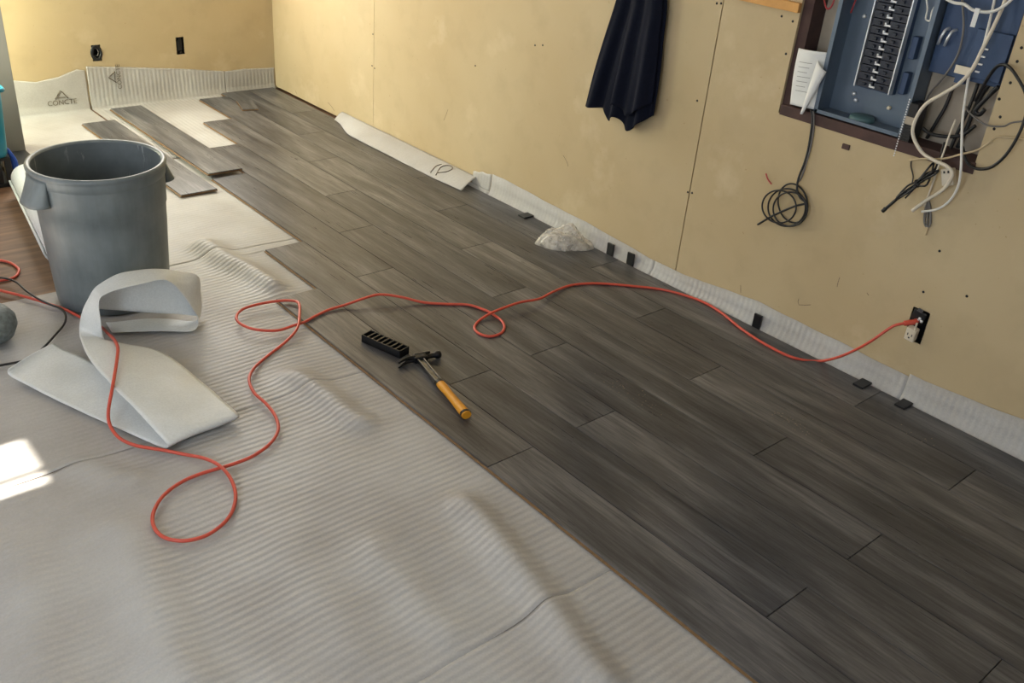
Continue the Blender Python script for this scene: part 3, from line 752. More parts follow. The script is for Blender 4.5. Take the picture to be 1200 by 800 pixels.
# ---------------------------------------------------------------- trash can
def trash_can():
    X, Y, H, rt, rb = -2.056, 3.5125, 0.542, 0.2435, 0.2072
    root = empty('trash_can', (X, Y, -0.013))
    tag(root, 'round grey plastic trash can with dirty inside and two moulded handles', 'trash can')
    H += 0.013
    body = lathe('body', [(0.0, 0.0), (rb - 0.012, 0.0), (rb, 0.008), (rb + 0.004, 0.05), (rb + 0.018, H * 0.58), (rb + 0.0205, H * 0.70), (rb + 0.024, H * 0.705), (rb + 0.026, H * 0.86), (rb + 0.0275, H * 0.905)], M['can'], root, 72)
    lathe('rim', [(rb + 0.0265, H * 0.90), (rt - 0.006, H * 0.905), (rt - 0.0035, H * 0.955), (rt - 0.003, H * 0.965), (rt, H * 0.97), (rt + 0.001, H * 0.985), (rt - 0.003, H * 0.998), (rt - 0.009, H), (rt - 0.015, H * 0.997), (rt - 0.019, H * 0.985)], M['can'], root, 72)
    lathe('inside', [(rt - 0.019, H * 0.985), (rb + 0.018, H * 0.90), (rb + 0.006, H * 0.4), (rb - 0.008, 0.012), (0.0, 0.010)], M['can_in'], root, 72)
    for a, nm in ((math.radians(8), 'a'), (math.radians(188), 'b')):
        # flared hand grip: hollow wedge below the rim
        def fn(u, v, a=a):
            t = (u - 0.5) * 0.62
            out = rt - 0.004 + 0.045 * v * (1 - (abs(u - 0.5) * 2) ** 4)
            if v > 0.86: out -= 0.0
            z = H * (0.955 - 0.17 * v)
            return (out * math.cos(a + t), out * math.sin(a + t), z)
        h = grid('handle', 14, 8, fn, M['can'], root, 0.006)
        def fn2(u, v, a=a):
            t = (u - 0.5) * 0.62
            out = rb + 0.024 + (rt + 0.036 - rb - 0.02) * v * (1 - (abs(u - 0.5) * 2) ** 4)
            z = H * (0.80 - 0.018 * v)
            return (out * math.cos(a + t), out * math.sin(a + t), z)
        grid('grip_web', 14, 4, fn2, M['can'], h, 0.004)
    # rubbish inside
    for i, (x, y, z, s) in enumerate([(-0.13, -0.02, 0.43, 0.035), (-0.05, 0.03, 0.33, 0.05), (0.05, 0.05, 0.28, 0.05)]):
        bm = bmesh.new()
        bmesh.ops.create_icosphere(bm, subdivisions=3, radius=s)
        for v in bm.verts:
            k = 1 + 0.45 * noise.noise(v.co * 40 + Vector((i, 0, 0)))
            v.co = Vector((v.co.x * k * 1.5, v.co.y * k, v.co.z * k * 0.6)) + Vector((x, y, z))
        if i: bmesh.ops.translate(bm, verts=bm.verts, vec=(0, 0, -0.18))
        o = from_bm('rubbish', bm, M['paper'] if i != 2 else M['lam_edge'], root, False)
    return root
trash_can()

# ---------------------------------------------------------------- curled white foam offcut
Ns, Fs = catmull(WRAP_N, 7), catmull(WRAP_F, 7)
def wrap_fn(u, v):
    k = u * (len(Ns) - 1); i = min(int(k), len(Ns) - 2); t = k - i
    a = Ns[i].lerp(Ns[i + 1], t); b = Fs[i].lerp(Fs[i + 1], t)
    p = a.lerp(b, v)
    p = p + Vector((0, 0, 0.006 * noise.noise(p * 9) + 0.012 * math.sin(math.pi * v) * smoothstep((u - 0.25) / 0.1) * smoothstep((0.5 - u) / 0.1)))
    p.z = max(p.z, -0.008)
    return p
wrap = grid('foam_offcut', 200, 18, wrap_fn, M['foam_wrap'], None, 0.002)
nb = len(WRAP_N)
edge = [Vector(p) for p in catmull(WRAP_N[12:22], 6)]
low = [Vector(p) for p in WRAP_LOW]
def curtain_fn(u, v):
    k = u * (len(edge) - 1); i = min(int(k), len(edge) - 2)
    a = edge[i].lerp(edge[i + 1], k - i)
    b = low[0].lerp(low[1], smoothstep(u) * 0.4 + u * 0.6)
    if b.z > a.z: b = Vector((b.x, b.y, a.z - 0.004))
    p = a.lerp(b, v)
    return p + Vector((0, 0.012 * math.sin(v * 2.6), 0.004 * noise.noise(p * 12)))
grid('hanging_edge', 50, 10, curtain_fn, M['foam_wrap'], wrap, 0.002)
tag(wrap, 'white foam strip folded and arched into a loop in front of the trash can', 'foam strip')

# ---------------------------------------------------------------- extension cord and black lead
cord_root = empty('extension_cord', tuple(CORD[0]))
tag(cord_root, 'orange extension cord snaking from the wall outlet across floor and underlay', 'cord')
adopt(cord_root, tube('cord', CORD, 0.0054, M['cord'], None, 7, 10))
p0, p1 = Vector(CORD[0]), Vector(CORD[1])
adopt(cord_root, tube('plug', [p0 + Vector((0.018, 0, 0)), p0, p0.lerp(p1, 0.5), p0.lerp(p1, 0.9)], [0.012, 0.0125, 0.011, 0.0085] if False else 0.010, M['cord'], None, 3, 10))
tag(tube('power_lead', BLACK_CORD, 0.0042, M['black'], None, 6, 8), 'black power lead curving over the underlay left of the trash can', 'cord')

# ---------------------------------------------------------------- hammer
def hammer():
    base = Vector((-1.368, 2.398, 0.0))
    ang = math.atan2(2.005 - 2.40, -1.454 + 1.368) + math.pi / 2     # local -y runs down the handle
    M4 = Matrix.Translation(base) @ Matrix.Rotation(ang, 4, 'Z')
    root = empty('hammer', base)
    tag(root, 'steel claw hammer with yellow grip lying on the laminate', 'hammer')
    parts = []
    zc = 0.0165
    def T(pts): return [M4 @ Vector(p) for p in pts]
    # striking face and neck: lathe around local x
    RX = Matrix.Rotation(math.radians(90), 4, 'Y')
    prof = [(0.0, 0.085), (0.0125, 0.085), (0.0145, 0.082), (0.0145, 0.068), (0.0125, 0.064), (0.0098, 0.058), (0.0098, 0.036), (0.0128, 0.028), (0.0128, 0.0), (0.0, 0.0)]
    hd = lathe('head', prof, M['dsteel'], None, 20, (0, 0, 0), M4 @ Matrix.Translation((0, 0, zc)) @ RX, True)
    parts.append(hd)
    parts.append(boxes('cheek', [((-0.022, -0.017, zc - 0.0125), (0.030, 0.017, zc + 0.0125))], M['dsteel'], None, 0.005, M4))
    parts.append(boxes('nail_slot', [((-0.012, 0.012, zc - 0.004), (0.05, 0.0185, zc + 0.0145))], M['steel'], None, 0.002, M4))
    for s in (-1, 1):
        path = T([(-0.015, 0.0, zc + 0.004 * s), (-0.038, 0.002, zc + 0.006 * s), (-0.064, -0.006, zc + 0.0085 * s), (-0.088, -0.022, zc + 0.0105 * s)])
        pth = catmull(path, 5)
        n = len(pth)
        vs, fs = tube_geo(pth, [0.0105 - 0.0068 * i / (n - 1) for i in range(n)], 8)
        parts.append(mesh('claw', vs, fs, M['dsteel'], None, True))
    # I-beam neck
    parts.append(boxes('neck', [((-0.012, -0.20, zc - 0.003), (0.012, -0.012, zc + 0.003)), ((-0.0135, -0.20, zc - 0.0085), (-0.008, -0.012, zc + 0.0085)), ((0.008, -0.20, zc - 0.0085), (0.0135, -0.012, zc + 0.0085))], M['steel'], None, 0.0012, M4))
    # grip: oval tube swelling to the butt
    prof = [(-0.180, 0.0130), (-0.188, 0.0160), (-0.215, 0.0165), (-0.26, 0.0148), (-0.31, 0.0155), (-0.36, 0.0172), (-0.385, 0.0185), (-0.394, 0.0175)]
    vs, fs = [], []
    for y, r in prof:
        for k in range(14):
            a = 2 * math.pi * k / 14
            vs.append(M4 @ Vector((r * 1.02 * math.cos(a), y, zc + 0.0005 + r * 0.82 * math.sin(a))))
    for i in range(len(prof) - 1):
        for k in range(14):
            q = (k + 1) % 14
            fs.append((i * 14 + k, i * 14 + q, (i + 1) * 14 + q, (i + 1) * 14 + k))
    fs += [tuple(range(13, -1, -1))]
    parts.append(mesh('grip', vs, fs, M['yellow'], None, True))
    def ring(name, y0, y1, r, mat):
        return lathe(name, [(0, y0), (r, y0), (r, y1), (0, y1)], mat, None, 16, (0, 0, 0), M4 @ Matrix.Translation((0, 0, zc)) @ Matrix.Diagonal((1.02, 1, 0.84, 1)) @ Matrix.Rotation(math.radians(90), 4, 'X'), False)
    parts.append(ring('collar', 0.176, 0.190, 0.0172, M['blackp']))
    parts.append(ring('butt_band', 0.386, 0.396, 0.0190, M['blackp']))
    parts.append(ring('butt_cap', 0.395, 0.402, 0.0172, M['yellow']))
    adopt(root, *parts)
hammer()

# ---------------------------------------------------------------- tapping block
def tapping_block():
    c = Vector((-1.412, 2.553, 0.0)); d = Vector((0.047, -0.175))
    M4 = Matrix.Translation(c) @ Matrix.Rotation(math.atan2(d.y, d.x), 4, 'Z')
    root = empty('tapping_block', c)
    tag(root, 'black slotted plastic tapping block lying by the hammer head', 'tapping block')
    L, Wd, Hh, t = 0.094, 0.0265, 0.031, 0.0045
    adopt(root, boxes('body', [((-L, -Wd, 0), (L, Wd, 0.012)), ((-L, -Wd, 0.0), (L, -Wd + t, Hh)), ((-L, Wd - t, 0), (L, Wd, Hh)), ((-L, -Wd, 0), (-L + t, Wd, Hh)), ((L - t, -Wd, 0), (L, Wd, Hh))], M['blackp'], None, 0.0008, M4))
    for i in range(7):
        x = -L + t + (2 * L - 2 * t) * (i + 1) / 8
        adopt(root, boxes('rib', [((x - 0.0035, -Wd + t, 0.012), (x + 0.0035, Wd - t, Hh - 0.0005))], M['blackp'], None, 0.0, M4))
tapping_block()

# ---------------------------------------------------------------- spacers along the wall
def spacer(label, lo, hi):
    a, b = Vector(lo), Vector(hi)
    o = boxes('wall_spacer', [((lo), (hi))], M['blackp'], None, 0.0015)
    return tag(o, label, 'spacer', 'black spacers along the wall gap')
spacer('black spacer lying flat on the laminate between bag and folded flap', (-0.095, 3.268, 0.0), (-0.030, 3.318, 0.008))
spacer('black spacer standing in the wall gap, next to the plastic bag', (-0.036, 2.704, -0.01), (-0.026, 2.744, 0.056))
spacer('black spacer standing in the wall gap, second from the plastic bag', (-0.036, 2.574, -0.01), (-0.026, 2.614, 0.058))
spacer('black spacer standing alone in the wall gap behind the orange cord', (-0.034, 1.855, -0.01), (-0.024, 1.893, 0.058))
spacer('black spacer lying flat below the outlet, nearer the cord', (-0.094, 1.335, 0.0), (-0.027, 1.378, 0.008))
spacer('black spacer lying flat below the outlet, farther from the cord', (-0.092, 1.166, 0.0), (-0.027, 1.206, 0.008))

# ---------------------------------------------------------------- plastic bag
def bag_fn(u, v, k=1.0, seed=0.0):
    a = u * 2 * math.pi
    r = v
    rim = 1.0 + 0.22 * noise.noise((math.cos(a) * 1.3 + seed, math.sin(a) * 1.3, 4)) + 0.05 * noise.noise((math.cos(a) * 5, math.sin(a) * 5, 1 + seed))
    ex, ey = math.cos(a) * r * rim, math.sin(a) * r * rim
    # long axis follows the fold direction, tapering to the gathered end
    lx = 0.135 * ex; ly = 0.088 * ey * (1.0 - 0.35 * max(0.0, -ex))
    across = ly * 55 + lx * 9; along = lx * 9
    fold = 1 - min(1.0, 3.2 * abs(noise.noise((across * 0.40, along * 0.30, 2 + seed))))
    fine = 1 - min(1.0, 3.0 * abs(noise.noise((across * 1.0 + 2 * lx, along * 0.7, 7 + seed))))
    dome = max(0.0, 1 - r ** 2.2) ** 0.7
    z = dome * (0.052 + 0.034 * fold + 0.018 * fine + 0.035 * noise.noise((lx * 14, ly * 14, seed))) * k
    d1 = Vector((0.76, -0.65)); d2 = Vector((0.65, 0.76))
    return Vector((d1.x * lx * k + d2.x * ly * k, d1.y * lx * k + d2.y * ly * k, max(z, 0.0008) + 0.0004))
bag_root = empty('plastic_bag', (-0.150, 2.925, 0.0))
tag(bag_root, 'crumpled clear plastic bag on the laminate against the wall', 'bag')
grid('film', 96, 40, lambda u, v: bag_fn(u, v), M['film'], bag_root)
grid('inner_film', 72, 30, lambda u, v: bag_fn(u, v, 0.80, 3.3), M['film'], bag_root)

# ---------------------------------------------------------------- hanging garment
GL, GR = catmull(GARMENT_L, 8), catmull(GARMENT_R, 8)
def garment_fn(u, v):
    k = v * (len(GL) - 1); i = min(int(k), len(GL) - 2); t = k - i
    a = GL[i].lerp(GL[i + 1], t); b = GR[i].lerp(GR[i + 1], t)
    p = a.lerp(b, u)
    ph = u * 2 * math.pi * 2.6 + 0.6
    depth = 0.020 + 0.016 * math.sin(ph) + 0.010 * math.sin(ph * 2.1 + v * 3) * v
    dip = 0.0
    dip += 0.085 * math.exp(-((u - 0.66) / 0.14) ** 2) + 0.050 * math.exp(-((u - 0.38) / 0.08) ** 2) + 0.03 * math.exp(-((u - 0.85) / 0.1) ** 2)
    p = p + Vector((-depth * (0.35 + 0.65 * v), 0, -dip * v ** 3))
    p.x = min(p.x, -0.012)
    return p
g_root = empty('hanging_garment', (-0.03, 2.72, 1.75))
tag(g_root, 'dark navy garment hanging on the wall from a hook', 'garment')
adopt(g_root, grid('cloth', 60, 60, garment_fn, M['navy'], None, 0.004))
def fold_fn(u, v):
    p = garment_fn(0.42 + 0.55 * u, 0.02 + 0.9 * v)
    return Vector((p.x - 0.014 - 0.012 * math.sin(math.pi * u), p.y, p.z))
adopt(g_root, grid('front_fold', 30, 50, fold_fn, M['navy'], None, 0.004))
tag(tube('wall_hook', [(0.012, 2.70, 1.80), (-0.03, 2.70, 1.79), (-0.05, 2.70, 1.80), (-0.055, 2.70, 1.82)], 0.004, M['steel']), 'bent steel wall hook holding the navy garment', 'hook')

# ---------------------------------------------------------------- outlets
def outlet_right():
    root = empty('wall_outlet', (0.0, 1.253, 0.285))
    tag(root, 'open wall outlet with cover removed, orange cord plugged in', 'outlet')
    y0, y1, z0, z1 = OUT
    kids = [boxes('box', [((0.05, y0, z0), (0.053, y1, z1)), ((0.0, y0 - 0.002, z0), (0.053, y0, z1)), ((0.0, y1, z0), (0.053, y1 + 0.002, z1)), ((0.0, y0, z0 - 0.002), (0.053, y1, z0)), ((0.0, y0, z1), (0.053, y1, z1 + 0.002))], M['blackp'])]
    MT = Matrix.Translation((0, 1.256, 0.318)) @ Matrix.Rotation(math.radians(8), 4, 'X')
    kids.append(boxes('upper_receptacle', [((-0.010, -0.026, -0.022), (0.03, 0.024, 0.026))], M['blackp'], None, 0.004, MT))
    kids.append(boxes('mounting_ear', [((-0.013, -0.010, 0.022), (-0.010, 0.010, 0.036))], M['steel'], None, 0.001, MT))
    for yy, zz in ((-0.010, 0.0), (-0.019, -0.006), (-0.005, -0.010)):
        kids.append(lathe('terminal_screw', [(0, 0.004), (0.005, 0.004), (0.006, 0.0)], M['tin'], None, 10, (0, 0, 0), MT @ Matrix.Translation((-0.010, yy, zz)) @ Matrix.Rotation(math.radians(-90), 4, 'Y')))
    ML = Matrix.Translation((-0.014, 1.258, 0.250)) @ Matrix.Rotation(math.radians(6), 4, 'X') @ Matrix.Rotation(math.radians(-14), 4, 'Y')
    f = boxes('lower_receptacle', [((-0.010, -0.019, -0.027), (0.018, 0.019, 0.027))], M['ivory'], None, 0.004, ML)
    kids.append(f)
    kids.append(boxes('plug_slot', [((-0.0108, -0.010, -0.002), (-0.0095, -0.007, 0.008)), ((-0.0108, 0.006, -0.002), (-0.0095, 0.009, 0.008)), ((-0.0108, -0.003, -0.014), (-0.0095, 0.003, -0.008))], M['blackp'], None, 0, ML))
    kids.append(boxes('yoke', [((-0.004, -0.012, 0.02), (0.0, -0.006, 0.06))], M['ivory'], None, 0, ML))
    adopt(root, *kids)
outlet_right()
def outlet_back(x0, x1, z0, z1, rnd, label):
    root = empty('outlet_box', ((x0 + x1) / 2, BY, (z0 + z1) / 2))
    tag(root, label, 'outlet box')
    y1 = BY + 0.055
    kids = [boxes('box', [((x0, y1 - 0.003, z0), (x1, y1, z1)), ((x0 - 0.002, BY + 0.001, z0), (x0, y1, z1)), ((x1, BY + 0.001, z0), (x1 + 0.002, y1, z1)), ((x0, BY + 0.001, z0 - 0.002), (x1, y1, z0)), ((x0, BY + 0.001, z1), (x1, y1, z1 + 0.002))], M['blackp'])]
    cx, cz = (x0 + x1) / 2, (z0 + z1) / 2
    if rnd:
        kids.append(lathe('plaster_ring', [(0.020, 0.0), (0.021, 0.006), (0.030, 0.007), (0.036, 0.0)], M['black'], None, 28, (cx, BY, cz), Matrix.Diagonal((1, 1, 1.36, 1)) @ Matrix.Rotation(math.radians(90), 4, 'X')))
        kids.append(tube('wire', [(cx - 0.012, y1 - 0.01, cz - 0.02), (cx + 0.004, BY + 0.004, cz - 0.018), (cx + 0.012, BY + 0.002, cz + 0.012), (cx - 0.004, BY + 0.02, cz + 0.03)], 0.003, M['greyc'], None))
    else:
        kids.append(boxes('receptacle', [((cx - 0.017, BY + 0.006, cz - 0.034), (cx + 0.017, y1 - 0.003, cz + 0.034))], M['blackp'], None, 0.003))
        for zz in (cz - 0.052, cz + 0.034):
            kids.append(boxes('mounting_ear', [((cx - 0.010, BY - 0.002, zz), (cx + 0.010, BY + 0.006, zz + 0.018))], M['dsteel'], None, 0.001))
    adopt(root, *kids)
outlet_back(*OB1, True, 'round open junction box in the far wall above the gap in underlay')
outlet_back(*OB2, False, 'rectangular black outlet box without cover in the far wall')

# ---------------------------------------------------------------- electrical panel
def panel():
    y0, y1, z0, z1, xb = 1.506, 1.856, 0.908, 1.80, 0.092
    root = empty('electrical_panel', (0.05, (y0 + y1) / 2, z0))
    tag(root, 'open grey breaker panel with painted lens-flare tint recessed in the wall opening', 'electrical panel')
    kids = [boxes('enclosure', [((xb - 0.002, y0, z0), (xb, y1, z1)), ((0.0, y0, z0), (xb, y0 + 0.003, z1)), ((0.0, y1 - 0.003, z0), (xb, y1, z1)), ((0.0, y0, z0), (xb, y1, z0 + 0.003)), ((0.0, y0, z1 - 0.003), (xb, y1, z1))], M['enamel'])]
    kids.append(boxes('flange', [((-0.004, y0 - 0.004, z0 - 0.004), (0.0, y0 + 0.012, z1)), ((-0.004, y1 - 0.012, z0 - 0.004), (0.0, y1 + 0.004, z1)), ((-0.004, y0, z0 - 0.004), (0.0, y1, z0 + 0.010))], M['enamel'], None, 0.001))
    kids.append(boxes('breaker_base', [((0.066, 1.612, 1.018), (0.090, 1.756, 1.74))], M['enamel_d'], None, 0.002))
    for yb in (1.614, 1.750):
        kids.append(boxes('bus_strip', [((0.040, yb - 0.0022, 1.022), (0.066, yb + 0.0022, 1.72))], M['tin'], None, 0.0006))
    n = 24
    for k in range(n):
        z = 1.024 + 0.0262 * k
        for s, (a, b) in enumerate(((1.619, 1.678), (1.684, 1.745))):
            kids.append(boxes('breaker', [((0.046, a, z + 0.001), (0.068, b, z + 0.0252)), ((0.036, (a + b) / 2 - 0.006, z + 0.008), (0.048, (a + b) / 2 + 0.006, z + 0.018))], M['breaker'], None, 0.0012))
        kids.append(boxes('lug', [((0.041, 1.672, z + 0.006), (0.047, 1.694, z + 0.012)), ((0.041, 1.688, z + 0.009), (0.047, 1.694, z + 0.018))], M['tin'], None, 0.0005))
    # neutral block, ground screws, knock-out disc on the floor of the box
    for tb0 in (1.03, 1.15):
        kids.append(boxes('terminal_block', [((0.06, 1.570, tb0), (0.09, 1.592, tb0 + 0.075))], M['enamel_d'], None, 0.003))
    for (y, z, m) in ((1.584, 1.185, 'ivory'), (1.580, 1.06, 'tin'), (1.765, 0.985, 'tin'), (1.752, 0.965, 'tin'), (1.62, 0.97, 'ivory'), (1.80, 1.25, 'tin')):
        kids.append(lathe('ground_screw', [(0, 0.010), (0.006, 0.010), (0.0075, 0.004), (0.0075, 0.0)], M[m], None, 10, (0.088, y, z), Matrix.Rotation(math.radians(-90), 4, 'Y')))
    kids.append(lathe('knockout_cap', [(0, 0.016), (0.040, 0.016), (0.044, 0.010), (0.046, 0.0)], M['green'], None, 26, (0.045, 1.69, z0 + 0.004)))
    for p, r in ((CAB['whiteloop'], 0.003),):
        kids.append(tube('wire', p, r, M['whitec']))
    adopt(root, *kids)
panel()

def lv_box():
    root = empty('junction_box', (0.07, 1.37, 1.14))
    tag(root, 'dark blue metal junction box beside the breaker panel', 'junction box')
    kids = [boxes('body', [((0.045, 1.255, 1.13), (0.098, 1.500, 1.80))], M['enamel_d'], None, 0.003),
            boxes('cover', [((0.030, 1.256, 1.145), (0.045, 1.375, 1.295))], M['enamel_d'], None, 0.003),
            boxes('label_tag', [((0.018, 1.352, 1.150), (0.022, 1.402, 1.176))], M['ivory'], None, 0.001),
            boxes('tag_mount', [((0.022, 1.36, 1.120), (0.046, 1.395, 1.172))], M['enamel_d'], None, 0.001)]
    for i in range(4):
        kids.append(boxes('contact', [((0.026, 1.325 - 0.002 * i, 1.165 + 0.024 * i), (0.031, 1.339 - 0.002 * i, 1.170 + 0.024 * i))], M['tin']))
    for k, yy in enumerate((1.478, 1.455)):
        kids.append(tube('lever', [(0.045, yy - 0.01, 1.275), (0.025, yy - 0.006, 1.270), (0.020, yy, 1.245), (0.035, yy + 0.01, 1.222)], 0.005, M['tin'], None, 4, 8))
    adopt(root, *kids)
lv_box()
def lower_box():
    root = empty('terminal_box', (0.03, 1.51, 0.898))
    tag(root, 'small black terminal box with pale band at the corner of the breaker panel', 'terminal box')
    kids = [boxes('body', [((-0.012, 1.470, 0.899), (0.06, 1.503, 1.03))], M['blackp'], None, 0.004),
            boxes('band', [((-0.0145, 1.468, 0.958), (-0.012, 1.503, 0.984))], M['sheath'], None, 0.001)]
    for i in range(6):
        kids.append(boxes('fin', [((-0.0155, 1.470, 0.902 + 0.009 * i), (-0.011, 1.503, 0.906 + 0.009 * i))], M['black']))
    pts = [(-0.016, 1.5045, 1.04 - 0.0085 * i) for i in range(24)]
    kids.append(boxes('perforated_strap', [((p[0], p[1] - 0.001, p[2] - 0.0033), (p[0] + 0.002, p[1] + 0.003, p[2] + 0.0015)) for p in pts], M['tin']))
    adopt(root, *kids)
lower_box()

# paper pinned left of the panel, with a folded corner
def paper_fn(u, v):
    y = 1.982 - 0.122 * u - 0.012 * v * (1 - u)
    z = 1.108 - 0.205 * v + 0.010 * u
    return (0.004 - 0.010 * math.sin(u * 3.0) - 0.006 * math.sin(v * 4 + u * 3), y, z)
pr = empty('paper_sheet', (0.0, 1.92, 0.90))
tag(pr, 'white paper sheet with faint printed lines tucked beside the breaker panel', 'paper')
adopt(pr, grid('sheet', 14, 18, paper_fn, M['paper'], None, 0.0008))
def fold_paper(u, v):
    y = 1.885 - 0.052 * u * (1 - 0.72 * v) - 0.0 * v + 0.020 * v
    return (-0.012 - 0.020 * math.sin(u * 2.6) * (1 - 0.4 * v), y, 1.088 - 0.20 * v - 0.03 * u * (1 - v))
adopt(pr, grid('folded_edge', 8, 18, fold_paper, M['paper'], None, 0.0008))
for i in range(7):
    v = 0.22 + 0.085 * i
    pts = [Vector(paper_fn(u, v)) + Vector((-0.0012, 0, 0)) for u in (0.16, 0.35, 0.5, 0.62 - 0.07 * (i % 3))]
    adopt(pr, tube('printed_line', pts, 0.0008, M['greyc'], None, 2, 4))

tag(boxes('wood_batten', [((-0.020, 2.004, 1.228), (0.0, 2.30, 1.262))], M['pine'], None, 0.002), 'bare pine batten screwed to the wall left of the panel opening', 'batten')
tag(boxes('wood_chip', [((-0.006, 1.682, 0.808), (0.002, 1.712, 0.827))], M['oldwood'], None, 0.002), 'small reddish wood scrap showing under the panel opening', 'wood scrap')

# ---------------------------------------------------------------- cables
def cable(name, key, r, mat, label, pts=None):
    return tag(tube(name, pts or CAB[key], r, M[mat], None, 6, 8), label, 'cable')
cable('cable', 'cream', 0.0062, 'cream', 'thick cream cable bowing out in a long curve beside the terminal box')
cable('cable', 'white', 0.0042, 'whitec', 'slim white cable hanging straight down and hooking left at its end')
cable('cable', 'tan', 0.0034, 'tanc', 'tan cable running sideways across the bottom of the panel opening')
cable('cable', 'thin', 0.0036, 'greyc', 'thin grey cable dropping in front of the blue junction box')
cable('cable', 'bundle', 0.0050, 'whitec', 'white cable sagging across the top of the junction box with a tag')
cable('cable', 'black', 0.0052, 'black', 'black cable looping out over the drywall right of the opening')
cable('cable', 'grey', 0.0030, 'greyc', 'thin dark grey wire running right across the drywall screws')
cable('cable', 'pair1', 0.0032, 'cream', 'thin cream cable slanting down out of the opening')
for kx, lb in (('dark1', 'thick dark cable behind the white cables in the opening'), ('dark2', 'dark cable slanting left under the junction box'), ('dark3', 'short dark cable with hooked end near the right stud'), ('dark4', 'dark cable between breaker panel and junction box'), ('dark5', 'dark cable running level above the sill board')):
    cable('cable', kx, 0.0075 if kx in ('dark1', 'dark3') else 0.006, 'black', lb)
cable('wire', 'red1', 0.0032, 'redc', 'red wire loop in the gap left of the breaker panel')
cable('wire', 'red2', 0.0030, 'redc', 'short red wire end inside the breaker panel')
cable('wire', 'hang', 0.0022, 'black', 'fine black wire dropping from the sill to the tied bundle')
t = boxes('cable_tag', [((-0.044, 1.352, 1.306), (-0.042, 1.367, 1.362))], M['paper'], None, 0.0, None)
tag(t, 'small white paper tag tied to the white cable', 'tag')
# coiled cable below the paper
cr = empty('coiled_cable', tuple(COILC))
tag(cr, 'black cable coiled in rings against the wall below the paper sheet', 'cable')
adopt(cr, tube('lead', CAB['coil'], 0.0042, M['black']), tube('sheath', CAB['coil_pale'], 0.0040, M['greyc']))
for i, rg in enumerate(RINGS):
    adopt(cr, tube('ring', rg, 0.0034, M['black'], None, 3, 8, True))
adopt(cr, tube('bare_end', [(-0.02, 1.99, 0.628), (-0.022, 1.975, 0.610), (-0.02, 1.955, 0.595)], 0.003, M['redc']))
# tied bundle
br = empty('cable_bundle', tuple(BUNDLE[0]))
tag(br, 'black cable folded and tied into a bundle hanging under the opening', 'cable')
adopt(br, tube('stub', BUNDLE[:3], 0.0058, M['black']), tube('tip', [Vector(BUNDLE[0]) + Vector((0, -0.004, 0.008)), Vector(BUNDLE[0]), Vector(BUNDLE[0]) + Vector((0, 0.004, -0.006))], 0.0075, M['blackp'], None, 2))
B = [Vector(p) for p in BUNDLE]
for i in range(5):
    off = Vector((0.012 * math.cos(i * 1.3), 0.017 * math.sin(i * 2.1 + 0.5), 0.017 * math.cos(i * 2.7)))
    adopt(br, tube('loop', [B[1] + off * 0.3, B[2] + off, B[3] + off * 0.5, B[4] + off * 1.6, B[4].lerp(B[5], 0.6) + off * 1.2, B[4] - off * 1.4, B[3] - off * 0.5, B[2] - off], 0.0034, M['black'], None, 4, 6))
adopt(br, tube('lead', BUNDLE[4:], 0.0042, M['black']))
adopt(br, tube('tie', [B[3] + Vector((0.011, 0.006, 0.008)), B[3] + Vector((-0.011, 0.006, 0.008)), B[3] + Vector((-0.011, -0.006, -0.008)), B[3] + Vector((0.011, -0.006, -0.008))], 0.0024, M['blackp'], None, 3, 6, True))
# white plug box and grey connector
wr = empty('white_plug', (-0.03, 1.295, 0.80))
tag(wr, 'white plug-in adapter hanging by its cord under the opening', 'plug')
MW = Matrix.Translation((-0.028, 1.294, 0.835)) @ Matrix.Rotation(math.radians(-22), 4, 'X')
adopt(wr, boxes('body', [((-0.014, -0.020, -0.028), (0.014, 0.020, 0.028))], M['cream'], None, 0.004, MW),
      boxes('socket', [((-0.015, -0.010, 0.014), (-0.013, -0.004, 0.022)), ((-0.015, 0.004, 0.014), (-0.013, 0.010, 0.022))], M['blackp'], None, 0.0, MW))
gr = empty('grey_connector', (-0.02, 1.32, 0.63))
tag(gr, 'small grey looped lead with brass tip hanging below the white cables', 'connector')
g0 = Vector((-0.0055, 1.346, 0.735)); g1 = Vector((-0.0055, 1.323, 0.640))
for i, w in enumerate((-0.010, 0.0, 0.010)):
    adopt(gr, tube('loop', [g0 + Vector((0, 0, 0.0)), g0.lerp(g1, 0.4) + Vector((-0.001 * i, w, 0)), g0.lerp(g1, 0.85) + Vector((0, w * 1.2, 0)), g1, g0.lerp(g1, 0.8) + Vector((0, -w, 0)), g0], 0.003, M['greyc'], None, 4, 6))
adopt(gr, boxes('tip', [((-0.009, 1.317, 0.612), (-0.003, 1.325, 0.641))], M['tanc'], None, 0.001))

# ---------------------------------------------------------------- things at the left edge
rl = Vector((-2.130, 3.86, UZ + 0.084)); rd = (Vector((-2.01, 4.74, UZ + 0.084)) - rl)
ru = empty('underlay_roll', (rl.x, rl.y, SUBZ))
tag(ru, 'white roll of foam underlay lying on the old floor behind the trash can', 'roll')
q = rd.to_track_quat('Z', 'Y').to_matrix().to_4x4()
spir = []
for k in range(120):
    a = k / 119 * 2 * math.pi * 4
    spir.append((0.030 + 0.046 * (k / 119), a))
vs, fs = [], []
for s in (0.0, rd.length):
    for r, a in spir:
        vs.append(rl + (q @ Vector((r * math.cos(a), r * math.sin(a), s))))
for k in range(119):
    fs.append((k, k + 1, 120 + k + 1, 120 + k))
o = mesh('wound_sheet', vs, fs, M['foam_wrap'], None, True)
md = o.modifiers.new('thickness', 'SOLIDIFY'); md.thickness = 0.009; md.offset = 0
adopt(ru, o)
